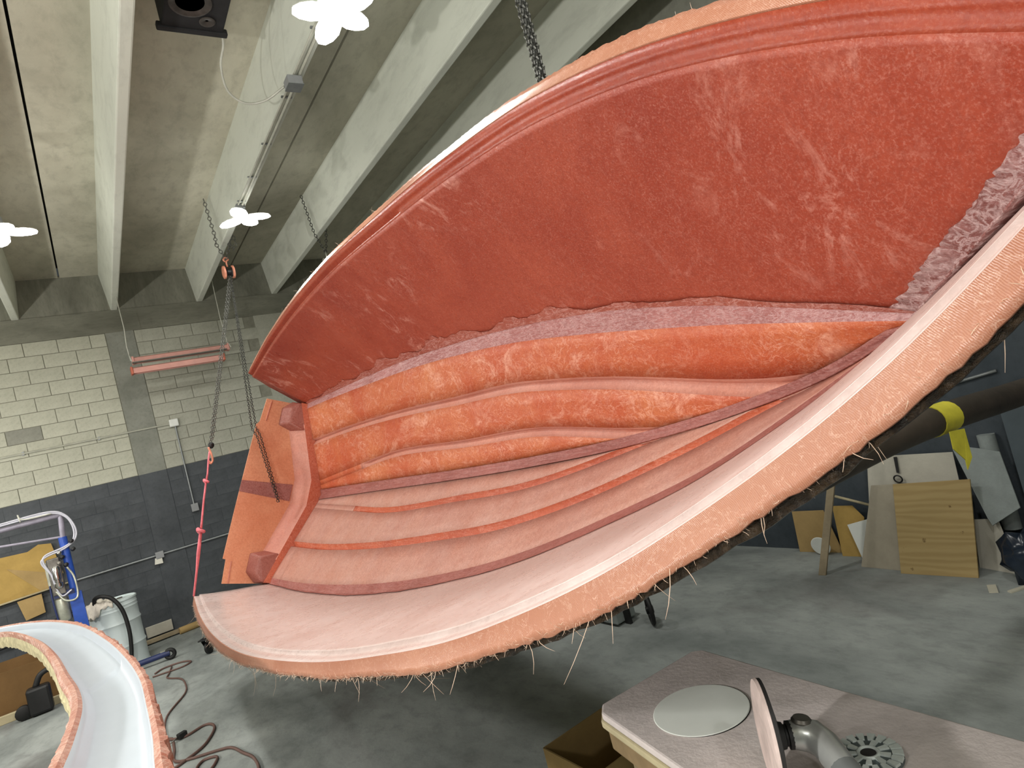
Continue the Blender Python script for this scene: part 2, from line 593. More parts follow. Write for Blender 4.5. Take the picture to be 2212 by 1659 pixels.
# back wall: plain core, painted blocks in front of it, pilaster, bond beam and closures between the stems
wb = tag(empty('wall_back', (0, YB, 0)), 'concrete block wall, cream above and dark grey paint below', kind='structure')
PAINT = 2.44
CH, CL = 0.2035, 0.406
MB().box((-2, 0.0965, 1.22), (14.6, 0.2, 2.44)).build('mortar_bed_painted', 'mortar_painted', wb)
MB().box((-2, 0.105, 4.04), (14.6, 0.2, 3.2)).build('mortar_bed', 'mortar', wb)
COLX0, COLX1 = 0.515, 0.90
bm_cache = {}


def block(x0, x1, z0, z1, mat, y=0.0, proud=0.0):
    w, hh = round(x1 - x0 - 0.010, 3), z1 - z0 - 0.010
    key = (w, mat)
    if key not in bm_cache:
        o = MB().box((0, 0.03, 0), (w, 0.07, hh)).build('block', mat, wb)
        bm_cache[key] = o.data
    else:
        o = bpy.data.objects.new('block', bm_cache[key])
        C.objects.link(o)
        o.parent = wb
    o.location = ((x0 + x1) / 2, y - proud, (z0 + z1) / 2)
    return o


nb = 0
TOPC = 23
for r in range(TOPC):
    z0, z1 = r * CH, (r + 1) * CH
    painted = z1 <= PAINT + 0.02
    if painted and r < 1:
        pass
    off = 0.0 if r % 2 else CL / 2
    # left of the pilaster, courses end at its edge
    x = COLX0
    first = CL if r % 2 else CL / 2
    xs = [x]
    while x > -1.55:
        x -= first if len(xs) == 1 else CL
        xs.append(x)
    for a, b in zip(xs[1:], xs):
        mat = 'block_painted' if painted else ('block_repair' if (r == 16 and -0.9 < (a + b) / 2 < -0.55) else 'block_cream')
        block(a, b, z0, z1, mat, 0, random.uniform(-0.0015, 0.002))
        nb += 1
    x = COLX1
    xs = [x]
    lim = 2.35 if not painted else 2.0
    while x < lim:
        x += (CL / 2 if r % 2 else CL) if len(xs) == 1 else CL
        xs.append(x)
    for a, b in zip(xs, xs[1:]):
        block(a, b, z0, z1, 'block_painted' if painted else 'block_grey', 0, random.uniform(-0.0015, 0.002))
        nb += 1
# the courses far left and behind the hull, out of sight one by one
for zz0, zz1, mat in ((0, PAINT, 'block_painted'), (PAINT, TOPC * CH, 'block_grey')):
    MB().box(((XL - 1.6) / 2, 0.03, (zz0 + zz1) / 2), (-1.95 - XL, 0.07, zz1 - zz0)).build('plain_block_face', mat, wb)
    MB().box((4.05, 0.03, (zz0 + zz1) / 2), (2.7, 0.07, zz1 - zz0)).build('plain_block_face', mat, wb)
MB().box(((COLX0 + COLX1) / 2, 0.025, (PAINT + TOPC * CH) / 2), (COLX1 - COLX0 - 0.012, 0.07, TOPC * CH - PAINT)).build('pilaster', 'pilaster_concrete', wb)
MB().box(((COLX0 + COLX1) / 2, 0.025, PAINT / 2), (COLX1 - COLX0 - 0.012, 0.07, PAINT)).build('pilaster_foot', 'block_painted', wb)
MB().box((-2, 0.03, (TOPC * CH + HB) / 2), (14.6, 0.09, HB - TOPC * CH)).build('bond_beam', 'bond_beam', wb)
for a, b in zip(stemX, stemX[1:]):
    MB().box(((a + b) / 2, 0.03, (HB + HS) / 2), (b - a - 0.14, 0.06, HS - HB)).build('closure_panel', 'closure_concrete', wb)
MB().box((4.8, 0.03, (HB + HS) / 2), (0.7, 0.06, HS - HB)).build('closure_panel', 'closure_concrete', wb)

tag(MB().box((XR + 0.1, 2.5, 1.25), (0.2, 17.4, 2.5)).build('wall_right', 'wall_paint_dark'), 'dark blue grey painted side wall', kind='structure')
tag(MB().box((XR + 0.1, 2.5, 4.05), (0.2, 17.4, 3.1)).build('trim_1', 'wall_plain'), 'pale upper part of the side wall', kind='structure')
tag(MB().box((XL - 0.1, 2.5, 2.8), (0.2, 17.4, 5.6)).build('wall_left', 'wall_plain'), 'pale far side wall of the workshop', kind='structure')
tag(MB().box((-2, YF - 0.1, 2.8), (14.6, 0.2, 5.6)).build('wall_front', 'wall_plain'), 'pale wall behind the viewer', kind='structure')

# ------------------------------------------------------------------ boat hull (lying on its side, bow towards the viewer)
HL = 7.0
KU = np.array([0, .14, .28, .42, .56, .70, .80, .88, .94, 1.0])
YS = np.array([1.1584, 1.2389, 1.2787, 1.2533, 1.1548, 0.9965, 0.8304, 0.6114, 0.3623, 0.006])
ZS = np.array([1.0576, 1.1463, 1.2104, 1.2584, 1.29, 1.3309, 1.3495, 1.3503, 1.347, 1.368])
YC = np.array([0.9854, 0.987, 0.9538, 0.8869, 0.777, 0.6266, 0.4743, 0.3194, 0.1679, 0.0049])
ZC = np.array([0.3632, 0.3405, 0.3465, 0.3818, 0.4258, 0.4835, 0.5425, 0.5806, 0.6343, 0.7006])
ZK = np.array([-0.0004, 0.0022, -0.0045, -0.0169, 0.0091, 0.1089, 0.2775, 0.5148, 0.8583, 1.4106])
KF = np.array([0, .3, .6, .85, 1.0])
CF = np.array([0.058, 0.0745, 0.0645, 0.0669, 0.0203])
DZ = np.array([0.0058, 0.0249, 0.0626, 0.0786, 0.0014])
FWI = np.array([0.0729, 0.0608, 0.0561, 0.0659, 0.0625])
KS = np.array([0, .15, .3, .45, .6, .75, .92])
SO = np.array([0.636, 0.659, 0.668, 0.662, 0.668, 0.518, -0.115])
SN = np.array([0.163, 0.234, 0.311, 0.29, 0.27, 0.032, -0.304])
XE = 0.9174
FPH = -0.0925


def nat(xk, yk):
    m = np.gradient(yk, xk)

    def f(x):
        x = np.asarray(x, float)
        i = np.clip(np.searchsorted(xk, x) - 1, 0, len(xk) - 2)
        h = xk[i + 1] - xk[i]
        t = (x - xk[i]) / h
        return (2 * t**3 - 3 * t**2 + 1) * yk[i] + (t**3 - 2 * t**2 + t) * h * m[i] + (-2 * t**3 + 3 * t**2) * yk[i + 1] + (t**3 - t**2) * h * m[i + 1]
    return f


fys, fzs, fyc, fzc, fzk = (nat(KU, a) for a in (YS, ZS, YC, ZC, ZK))
fcf, fdz, fw = (nat(KF, a) for a in (CF, DZ, FWI))
fso, fsn = nat(KS, SO), nat(KS, SN)
HR = Matrix(((0.04891, 0.43069, -0.90118), (-0.99877, 0.02792, -0.04086), (0.00757, 0.90207, 0.43152)))
HT = Vector((1.9977, 7.0796, 1.5815))


def hw(x, y, z):
    return HR @ Vector((x, y, z)) + HT


hull = empty('boat_hull', HT, 'orange fibreglass boat hull hanging on its side with its open interior towards the viewer', 'boat hull')
hull.rotation_euler = HR.to_euler()


def grid(rows):
    """rows: list of equally long point lists -> MB grid"""
    m = MB()
    n = len(rows[0])
    for r in rows:
        m.v += [tuple(map(float, p)) for p in r]
    for i in range(len(rows) - 1):
        for j in range(n - 1):
            a = i * n + j
            m.f.append((a, a + 1, a + n + 1, a + n))
    return m


def flip(m):
    m.f = [f[::-1] for f in m.f]
    return m


def solid(o, t, off=-1.0):
    s = o.modifiers.new('thickness', 'SOLIDIFY')
    s.thickness = t
    s.offset = off
    return o


NS = 150
U = np.linspace(0, 1, NS)
TAPER = np.clip(U * 40, 0, 1)


def sheer(u, s):
    return np.array([u * HL, s * float(fys(u)), float(fzs(u))])


def chine(u, s):
    return np.array([u * HL * XE, s * float(fyc(u)), float(fzc(u))])


def inner(u, s):
    return np.array([u * HL * XE, s * max(float(fyc(u)) - float(fcf(u)), 0.0), float(fzc(u)) - float(fdz(u))])


def keel(x):
    return np.array([x, 0.0, float(fzk(x / HL))])


VR = [0, .06, .14, .24, .36, .48, .6, .72, .82, .9, .925, .93, .96, 1.0]
for s, nm in ((1, 'upper'), (-1, 'lower')):
    rows = []
    for u in U:
        c, e = chine(u, s), sheer(u, s)
        if u < 1e-6:
            pass
        row = []
        for v in VR:
            p = c * (1 - v) + e * v
            flare = 0.03 * math.sin(math.pi * v) * (1 - u)
            ins = 0.0
            if v <= 0.925:
                ins = 0.014 * min(1, v / 0.4)
            p = p + np.array([0, s * (flare - ins), 0])
            row.append(p)
        rows.append(row)
    # panel runs aft of the last station down to the transom
    a0 = [np.array(p) for p in rows[0]]
    aft = []
    for v, p in zip(VR, a0):
        k = min(1.0, max(0.0, (1 - v) / 0.42))
        aft.append(p + np.array([-0.16 * k, 0, 0]))
    rows = [aft] + rows
    jt = VR.index(.925)
    low = [r[:jt + 1] for r in rows]
    up = [r[jt:] for r in rows]
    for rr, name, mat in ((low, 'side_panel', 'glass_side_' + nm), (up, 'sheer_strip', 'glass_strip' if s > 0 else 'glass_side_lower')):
        m = grid(rr)
        if s > 0:
            flip(m)
        o = m.build(name, mat, hull, True, 50)
        solid(o, 0.009)
    # chine flat, laid over with a rough glass tape
    rows = []
    for u in U:
        c, i = chine(u, s), inner(u, s)
        rows.append([i * (1 - t) + c * t for t in (0, .3, .6, 1)])
    m = grid(rows)
    if s > 0:
        flip(m)
    m.build('chine_flat', 'glass_tape' if s > 0 else 'glass_tape_dark', hull, True, 50)
    # tape feathered up on to the side panel
    rows = []
    for u in U:
        c, e = chine(u, s), sheer(u, s)
        wv = random.uniform(0.8, 1.2) * (0.085 if s > 0 else 0.02) * (0.55 + 0.45 * math.sin(u * 23) * math.sin(u * 57 + 1)) * (0.45 + 0.8 * math.sin(math.pi * min(1, u * 1.15)) ** 1.0) + 0.012
        p0 = c + np.array([0, -s * 0.004, 0.0])
        rows.append([p0, c * (1 - wv) + e * wv + np.array([0, s * (0.03 * math.sin(math.pi * wv) * (1 - u) - 0.014 * wv / 0.4 - 0.0035), 0.001])])
    m = grid(rows)
    if s > 0:
        flip(m)
    m.build('chine_tape', 'glass_feather' if s > 0 else 'glass_tape_dark', hull, True)
    # flange turned outboard along the sheer
    rows = []
    NF = 460
    for k in range(NF + 1):
        u = k / NF
        e = sheer(u, s)
        w = float(fw(u)) * (1 + 0.05 * math.sin(u * 61) + 0.05 * random.uniform(-1, 1))
        dy = float(fys(min(1, u + 0.004)) - fys(max(0, u - 0.004))) / (HL * (min(1, u + 0.004) - max(0, u - 0.004)))
        n = np.array([-dy, 1.0])
        n /= np.linalg.norm(n)
        row = []
        for t in (0, .04, .35, .7, 1.0):
            d = 0.004 if t == 0.04 else 0
            row.append(e + np.array([w * t * math.cos(FPH) * n[0], s * w * t * math.cos(FPH) * n[1], w * t * math.sin(FPH) + d * (1 if t < .5 else 0)]))
        rows.append(row)
    m = grid(rows)
    if s > 0:
        flip(m)
    o = m.build('flange', 'glass_flange', hull, True, 60)
    solid(o, 0.007)

# bottom: keel tape, panels and the hollow strake channels
for s, nm in ((1, 'upper'), (-1, 'lower')):
    stations = np.linspace(0, HL * XE, NS)
    allrows = []
    for x in stations:
        u = x / (HL * XE)
        k, i = keel(x), inner(u, s)
        wd = max(1e-4, abs(i[1]))
        on = float(np.clip((x - 1.30) / 0.06, 0, 1))            # inner strake starts a little forward of the transom
        rn, ro = max(0.0, float(fsn(x / HL))), max(0.0, float(fso(x / HL)))
        kt = min((0.055 - 0.037 * u) / wd, 0.5)
        dn = 0.034 * on * float(np.clip(rn / 0.12, 0, 1))
        do = 0.038 * float(np.clip(ro / 0.12, 0, 1))
        wn, wo = 0.050 / wd, 0.056 / wd
        fr = [(0, 0), (kt, 0), ((kt + rn - wn) / 2, 0), (rn - wn, 0), (rn - 0.012 / wd, dn), (rn, 0),
              (rn + (ro - wo - rn) * .33, 0), (rn + (ro - wo - rn) * .66, 0), (ro - wo, 0), (ro - 0.014 / wd, do), (ro, 0),
              (ro + (1 - ro) * .4, 0), (ro + (1 - ro) * .75, 0), (1, 0)]
        row, last = [], 0
        for q, (f, d) in enumerate(fr):
            f = max(f, last + 1e-4 if q else 0)
            f = min(f, 1 - (len(fr) - 1 - q) * 1e-4)
            last = f
            p = k * (1 - f) + i * f
            p = p + np.array([0, 0, -0.02 * math.sin(math.pi * f) * 0])
            # depth is measured away from the interior
            nz = np.array([0, s * 0.34, -0.94])
            row.append(p + nz * d)
        allrows.append(row)
    def part(j0, j1, name, mat, i0=0, i1=None):
        m = grid([r[j0:j1 + 1] for r in allrows[i0:i1]])
        if s > 0:
            flip(m)
        o = m.build(name, mat, hull, True, 32)
        solid(o, 0.008)
        return o
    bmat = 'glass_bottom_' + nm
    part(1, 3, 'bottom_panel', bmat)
    i0 = int(1.25 / (HL * XE) * (NS - 1))
    cmat = 'glass_ledge' if s > 0 else 'glass_channel'
    part(3, 5, 'strake_channel', cmat, i0)
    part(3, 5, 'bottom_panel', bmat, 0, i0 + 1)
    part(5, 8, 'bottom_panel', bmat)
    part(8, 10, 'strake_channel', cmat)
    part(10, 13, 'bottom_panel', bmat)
    if s > 0:
        keep = allrows
    else:
        both = [[a[1] * np.array([1, 1, 1]) for a in [r]] for r in allrows]
        rows = []
        for ra, rb in zip(keep, allrows):
            up = np.array([0, 0, 0.004])
            rows.append([rb[1] + up, (rb[0] * .5 + rb[1] * .5) + up * 1.4, rb[0] + up * 1.6, (ra[0] * .5 + ra[1] * .5) + up * 1.4, ra[1] + up])
        o = grid(rows).build('keel_tape', 'glass_tape_dark', hull, True)
        solid(o, 0.006)

# stem tape between the two side panels at the bow
rows = []
for t in np.linspace(0, 1, 70):
    k = chine(1, 1) * (1 - t) + sheer(1, 1) * t
    k[1] = 0
    wd = 0.085 + .007 * random.uniform(-1, 1)
    rows.append([k + np.array([-wd * .95, -wd * .5, 0.012]), k + np.array([-0.012, -0.012, 0]), k + np.array([-0.012, 0.012, 0]), k + np.array([-wd * .95, wd * .5, 0.012])])
solid(grid(rows).build('stem_tape', 'glass_stem', hull, True), 0.005)

# transom with a raised lip in the middle of its upper edge
XT = -0.15
edge = [(-1.03, 0.80), (-0.79, 0.815), (-0.785, 0.845), (-0.3, 0.842), (0.1, 0.836), (0.66, 0.825), (0.70, 0.795), (0.97, 0.775)]
foot = [(0.99, 0.34), (0.5, 0.17), (0.0, 0.0), (-0.5, 0.17), (-0.99, 0.34)]
m = MB().prism([(XT, y, z) for y, z in edge + foot], (-0.02, 0, 0))
tr = m.build('transom', 'glass_transom', hull)
MB().prism([(XT + 0.006, y, z) for y, z in [(0.035, 0.84), (-0.085, 0.842), (-0.11, 0.3), (0.075, 0.3)]], (-0.005, 0, 0)).build('centre_tape', 'glass_tape_dark', tr)
for a, b in (((-1.02, .80), (-0.80, .815)), ((0.72, .79), (0.95, .775))):
    MB().prism([(XT + .012, a[0], a[1] - .05), (XT + .012, b[0], b[1] - .05), (XT + .012, b[0], b[1] - .058), (XT + .012, a[0], a[1] - .058)], (-0.012, 0, 0)).build('edge_bead', 'glass_ledge', tr)


def vz(y, z0, k):
    return z0 + k * abs(y)


# ledge that runs across the foot of the transom and the riser below it
LY = [-0.74, -0.6, -0.3, -0.14, 0.14, 0.3, 0.6, 0.74]


def rnd(y):
    return max(abs(y), 0.14)


for a, b in zip(LY, LY[1:]):
    pa = [(XT, a, 0.245 + 0.33 * rnd(a)), (0.0, a, 0.088 + 0.34 * rnd(a)), (0.015, a, 0.03 + 0.37 * rnd(a) - 0.05)]
    pb = [(XT, b, 0.245 + 0.33 * rnd(b)), (0.0, b, 0.088 + 0.34 * rnd(b)), (0.015, b, 0.03 + 0.37 * rnd(b) - 0.05)]
MBl = grid([[(XT, y, 0.245 + 0.33 * rnd(y)), (-0.004, y, 0.098 + 0.34 * rnd(y))] for y in LY])
o = MBl.build('transom_ledge', 'glass_ledge', hull)
solid(o, 0.012)
o = grid([[(-0.004, y, 0.098 + 0.34 * rnd(y)), (0.012, y, -0.03 + 0.367 * abs(y))] for y in [-0.98, -0.74, -0.3, -0.14, 0, 0.14, 0.3, 0.74, 0.98]]).build('ledge_riser', 'glass_channel', hull)
solid(o, 0.008)
for s in (1, -1):
    # five-sided block where the ledge meets the chine corner
    base = [(XT, s * 0.66, 0.46), (XT, s * 0.70, 0.60), (XT, s * 0.90, 0.60), (XT, s * 1.0, 0.50), (XT, s * 1.0, 0.3), (XT, s * 0.66, 0.3)]
    front = [(0.0, s * 0.68, 0.36), (-0.035, s * 0.73, 0.51), (-0.035, s * 0.90, 0.52), (0.0, s * 0.97, 0.45), (0.0, s * 0.98, 0.3), (0.0, s * 0.68, 0.25)]
    bevel(MB().rings([base, front]).build('corner_block', 'glass_block', hull), 0.015)

# loose glass strands along the trimmed edge
m = MB()


def strand(p, d, ln, r, curl):
    p, d = Vector(p), Vector(d).normalized()
    side = d.orthogonal()
    side.rotate(Matrix.Rotation(random.uniform(0, 6.28), 3, d))
    pts = [p + d * (ln * t) + side * (curl * ln * t * t) for t in (0, .35, .7, 1)]
    m.tube(pts, [r, r, r * .8, r * .3], 3, False)


HRI = HR.transposed()
for s, count, bulk in ((-1, 130, 1500), (1, 26, 160)):
    for k in range(count + bulk):
        u = random.uniform(0.01, 0.97)
        e = sheer(u, s)
        w = float(fw(u)) * random.uniform(0.9, 1.03)
        p = e + np.array([0, s * w * math.cos(FPH), w * math.sin(FPH) - random.uniform(0, .008)])
        long = k < count
        if s < 0:
            dw = Vector((random.gauss(0, .5), random.gauss(0, .5), -1.0))
        else:
            dw = Vector((random.gauss(-.1, .6), random.gauss(0, .6), 0.9))
        if not long:
            dw = Vector((random.gauss(-.3, .8), random.gauss(0, .8), random.gauss(-.2 * (-s), .8)))
        ln = random.expovariate(1 / 0.035) + 0.012 if long else random.uniform(0.006, 0.02)
        strand(p, HRI @ dw, min(ln, 0.13) * (1 if s < 0 else .7), 0.0007 if long else 0.0005, random.uniform(0, .8))
tag(m.build('loose_strands', 'strand_pale', hull), 'loose pale glass strands', kind='stuff')

# ------------------------------------------------------------------ mould behind the hull, on its tube cradle
mould = empty('boat_mould', HT, 'dark brown boat mould shell behind the hull with a tubular cradle', 'mould')
mould.rotation_euler = HR.to_euler()
for s in (1, -1):
    rows = []
    for u in U[3:]:
        x = u * HL * XE
        k = keel(x) + np.array([0, 0, -0.06])
        i = inner(u, s) + np.array([0, s * 0.02, -0.06])
        c = chine(u, s) + np.array([0, s * 0.05, -0.03])
        e = sheer(u, s)
        mid = (c + e) / 2 + np.array([0, s * 0.05, 0])
        ee = e + np.array([0, s * 0.03, -0.025])
        rows.append([k, i, c, mid, ee])
    m = grid(rows)
    if s < 0:
        flip(m)
    m.build('mould_shell', 'mould_back', mould, True, 40)
    rows = []
    for u in np.linspace(0.02, 1, 220):
        e = sheer(u, s)
        w = float(fw(u))
        ext = 0.0
        if s < 0:
            ext = 0.012 * min(1, max(0, (u - 0.44) / 0.16)) * (0.8 + 0.5 * random.random())
        dy = float(fys(min(1, u + 0.004)) - fys(max(0, u - 0.004))) / (HL * 0.008)
        n = np.array([-dy, 1.0])
        n /= np.linalg.norm(n)
        wt = (w * (0.6 + 0.34 * min(1, max(0, (u - 0.4) / 0.2))) + ext) if s < 0 else w * 0.8
        jz = random.uniform(-.004, .004)
        rows.append([e + np.array([0, s * 0.01, -0.016]), e + np.array([wt * n[0], s * wt * n[1], -0.026 + jz]),
                     e + np.array([wt * n[0] * .98, s * wt * n[1] * .98, -0.032 + jz]), e + np.array([wt * n[0] * .3, s * wt * .3, -0.06])])
    m = grid(rows)
    if s > 0:
        flip(m)
    m.build('mould_flange', 'mould_resin', mould, True, 70)
TB = [(1.75, 1.52, 1.36), (2.44, 1.32, 1.44), (2.81, 1.18, 1.475), (3.52, 1.12, 1.43), (4.1, 1.05, 1.40)]
inv = Matrix.Translation(HT) @ HR.to_4x4()
inv.invert()
loc = lambda p: inv @ Vector(p)
tb = MB().tube([loc(p) for p in spline(TB, 5)], 0.062, 18).build('cradle_tube', 'tube_brown', mould, True, 50)
sp = spline(TB, 5)
MB().tube([loc(sp[10]), loc(sp[10].lerp(sp[11], 0.5)), loc(sp[11])], 0.066, 18).build('yellow_tape', 'tape_yellow', tb, True, 50)
bm = MB().prism([loc((2.80, 1.12, 1.43)), loc((2.89, 1.10, 1.42)), loc((2.885, 1.10, 1.30)), loc((2.84, 1.11, 1.26)), loc((2.845, 1.11, 1.30)), loc((2.79, 1.12, 1.36))], (0.003, 0, 0))
bm.build('tape_tail', 'tape_yellow', tb)
MB().tube([loc((4.05, 1.06, 1.4)), loc((4.05, 1.06, 0.0))], 0.05, 12).build('cradle_leg', 'tube_brown', mould, True, 50)
MB().tube([loc((4.05, 6.4, 1.4)), loc((4.05, 6.4, 0.0))], 0.05, 12).build('cradle_leg', 'tube_brown', mould, True, 50)
MB().tube([loc((2.2, 6.4, 1.4)), loc((4.1, 6.4, 1.4))], 0.05, 12).build('cradle_tube', 'tube_brown', mould, True, 50)

# ------------------------------------------------------------------ ceiling fittings


def leaf_lamp(loc, rot, label, leaves=4):
    t = empty('ceiling_lamp', loc, label, 'lamp', 'bright multi-leaf lamps under the ceiling')
    MB().lathe((0, 0, -0.03), (0, 0, 1), [(0.03, 0), (0.035, 0.04), (0.03, 0.12), (0.02, 0.14)], 14).build('lamp_base', 'box_grey', t, True, 40)
    MB().lathe((0, 0, -0.09), (0, 0, 1), [(0.02, 0), (0.055, 0.015), (0.06, 0.05), (0.04, 0.06)], 14).build('lamp_core', 'lamp_glow', t, True, 40)
    for k in range(leaves):
        a = rot + 2 * math.pi * k / leaves
        d = Vector((math.cos(a), math.sin(a), 0))
        w = Vector((-math.sin(a), math.cos(a), 0))
        tilt = -0.12 if k % 2 else 0.05
        pts = []
        for f, hw_ in ((0.04, .03), (0.09, .075), (0.17, .085), (0.24, .065), (0.285, .025)):
            pts.append((f, hw_))
        top = [d * f + w * h + Vector((0, 0, -0.05 + tilt * f)) for f, h in pts] + [d * f - w * h + Vector((0, 0, -0.05 + tilt * f)) for f, h in pts[::-1]]
        lf = MB().prism(top, (0, 0, -0.012)).build('lamp_leaf', 'lamp_glow', t)
        MB().prism([p * 0.98 + Vector((0, 0, 0.006)) for p in top], (0, 0, 0.006)).build('leaf_housing', 'box_white', lf)
    return t


leaf_lamp((1.89, 3.62, 4.92), 0.4, 'brightest multi-leaf ceiling lamp, above the grey junction box', 5)
leaf_lamp((1.92, 7.12, 4.92), 1.0, 'smaller multi-leaf ceiling lamp beside the chain pulley', 4)
leaf_lamp((-0.29, 7.27, 4.92), 0.2, 'ceiling lamp cut by the left edge of the photo', 4)

t = empty('lamp_conduit', (1.9, 5.4, 5.02), 'pale conduit run along the bottom of a ceiling stem between two lamps', 'conduit')
MB().tube([(0.02, -2.6, -0.01), (0.02, 1.75, -0.01)], 0.012, 8).build('pipe', 'conduit_paint', t, True, 40)
MB().tube([(-0.025, -2.6, -0.01), (-0.025, 1.75, -0.01)], 0.008, 8).build('pipe', 'conduit_paint', t, True, 40)
for y in (-1.4, -0.5, 0.3, 1.0, 1.6):
    MB().box((0, y, 0.0), (0.09, 0.02, 0.012)).build('clip', 'galv', t)
MB().tube([(0.06, -1.6, -.01), (0.09, -1.62, -.05), (0.1, -1.6, -.02), (0.07, -1.58, -.06), (0.11, -1.57, -.04)], 0.006, 6).build('wire_end', 'wire', t, True)
for y, z in ((1.72, .03), (-1.66, .03)):
    MB().box((-0.0, y, -0.02), (0.09, 0.09, 0.05)).build('lamp_box', 'box_grey', t)

t = empty('junction_box', (1.87, 4.6, 4.98), 'grey electrical junction box on the ceiling conduit', 'electrical box')
bevel(MB().box((0, 0, -0.02), (0.12, 0.12, 0.07)).build('box', 'box_grey', t), 0.006)
MB().box((0, 0, -0.058), (0.125, 0.125, 0.006)).build('cover', 'galv', t)

t = empty('loudspeaker', (1.19, 4.33, 5.61), 'black square loudspeaker box hanging under the ceiling slab', 'loudspeaker')
bevel(MB().box((0, 0, -0.17), (0.42, 0.44, 0.34)).build('cabinet', 'speaker_black', t), 0.012)
bevel(MB().box((0, 0.22, -0.33), (0.48, 0.05, 0.05)).build('lip', 'speaker_black', t), 0.01)
MB().lathe((-0.05, -0.08, -0.34), (0, 0, -1), [(0.13, 0), (0.14, 0.012), (0.12, 0.015), (0.06, -0.02), (0.03, -0.01), (0.0, 0.0)], 28).build('cone', 'speaker_cone', t, True, 40)
MB().lathe((0.08, 0.09, -0.34), (0, 0, -1), [(0.05, 0), (0.055, 0.01), (0.03, 0.012), (0.01, 0.0)], 20).build('tweeter', 'speaker_cone', t, True, 40)
for dx in (-0.15, 0.0):
    MB().box((dx, 0.33, -0.004), (0.012, 0.16, 0.008)).build('strap', 'wood_old', t)
cp = spline([(1.40, 4.57, 5.29), (1.42, 4.68, 5.27), (1.40, 4.80, 5.18), (1.44, 4.92, 5.05), (1.56, 4.95, 4.97), (1.70, 4.86, 4.95), (1.81, 4.66, 4.96)], 6)
tag(MB().tube(cp, 0.009, 6).build('speaker_cable', 'wire', None, True), 'thin pale cable sagging from the loudspeaker to the junction box', 'cable')

# strip fixture on wires
FX = (0.72, 10.3, 4.0)
t = empty('strip_fixture', FX, 'pink twin strip light fixture hanging on wires before the block wall', 'light fixture')
for k, (dy, dz, mt) in enumerate(((0.06, 0.07, 'fixture_pink'), (-0.05, -0.10, 'fixture_pink'))):
    L0, L1 = (0.03, 1.34) if k == 0 else (-0.02, 1.22)
    prof = [(-0.06, -0.045), (-0.045, 0.03), (0.0, 0.05), (0.045, 0.03), (0.06, -0.045), (0.05, -0.045), (0.0, 0.03), (-0.05, -0.045)]
    MB().rings([[(L0, dy + a, dz + b) for a, b in prof], [(L1, dy + a, dz + b) for a, b in prof]]).build('reflector', mt, t)
    MB().tube([(L0, dy, dz - 0.02), (L1, dy, dz - 0.02)], 0.018, 10).build('tube', 'fixture_red' if k else 'fixture_grey', t, True, 40)
    for q in (L0, L1):
        bevel(MB().box((q, dy, dz), (0.03, 0.14, 0.11)).build('end_plate', 'fixture_pink' if k == 0 else 'fixture_red', t), 0.008)
MB().box((0.65, -0.05, 0.02), (1.28, 0.10, 0.012)).build('spine', 'fixture_grey', t)
for x in (0.0, 1.34):
    MB().tube([(x, 0.0, 0.06), (x - 0.01, 0.0, 0.28), (x - 0.02 * (1 if x else -.6), 0.0, 0.55), (x - 0.0 * 0.03, -0.0, 1.6)], 0.007, 6).build('hanger_wire', 'wire', t, True)
    MB().tube([(x, -0.16, 0.02), (x, 0.0, 0.16), (x, 0.06, 0.09)], 0.006, 6).build('yoke_wire', 'wire', t, True)
# ------------------------------------------------------------------ hoists, chains and sling
PU = Vector((1.9, 8.4, 4.66))
t = empty('chain_hoist', PU, 'small orange chain pulley hung from a ceiling stem by a chain loop', 'hoist')
m = MB()
for dx in (-0.055, 0.055):
    m.lathe((dx - 0.016, 0, 0.0), (1, 0, 0), [(0.07, 0), (0.085, 0.006), (0.085, 0.026), (0.07, 0.032)], 20)
m.build('side_cheek', 'pulley_paint', t, True, 40)
MB().lathe((-0.04, 0, 0), (1, 0, 0), [(0.07, 0), (0.05, 0.02), (0.05, 0.06), (0.07, 0.08)], 20).build('sheave', 'black_iron', t, True, 40)
MB().tube(spline([(0, 0, 0.07), (0.0, 0, 0.14), (0.03, 0, 0.17), (0.0, 0, 0.2), (-0.03, 0, 0.17), (-0.01, 0, 0.14)], 5), 0.011, 8).build('top_hook', 'pulley_paint', t, True)
m = MB()
chain(m, [(0, 0, 0.17), (-0.09, -0.1, 0.34), (-0.11, -0.22, 0.42), (-0.14, -0.24, 0.9)], 0.045, 0.006, 0.018)
chain(m, [(0, 0, 0.17), (0.06, -0.05, 0.30), (0.10, -0.1, 0.42), (0.13, -0.12, 0.9)], 0.045, 0.006, 0.018)
chain(m, [(0.07, -0.07, 0.34), (0.12, -0.05, 0.29), (0.16, -0.06, 0.36), (0.13, -0.1, 0.5)], 0.045, 0.006, 0.018)
m.build('chain_loop', 'chain_steel', t)
S0, S1 = PU, hw(0.0, -1.158, 1.058)
hk = S0.lerp(S1, 0.6)
m = MB()
chain(m, [(0, 0, -0.05), rel(hk, PU)], 0.03, 0.005, 0.012)
chain(m, [(0.03, 0, -0.05), rel(hk, PU) + Vector((0.03, 0, 0.03))], 0.03, 0.004, 0.011)
m.build('load_chain', 'chain_steel', t)
te = hw(-0.15, 0.60, 0.86)
m = MB()
for d in (0.0, 0.045):
    chain(m, [(0.01, 0, -0.05), rel(te, PU) + Vector((d, 0.0, 0.0)), rel(te, PU) + Vector((d * .8 + 0.02, -0.06, -0.1)), rel(te, PU) + Vector((d * .3 + 0.06, -0.1, -0.85))], 0.028, 0.004, 0.010)
m.build('hand_chain', 'chain_dark', t)
MB().lathe(rel(hk, PU) - Vector((0, 0, 0.06)), (0.1, 0.1, 1), [(0.012, 0), (0.03, 0.02), (0.032, 0.05), (0.012, 0.07)], 12).build('chain_end_block', 'black_iron', t, True, 40)
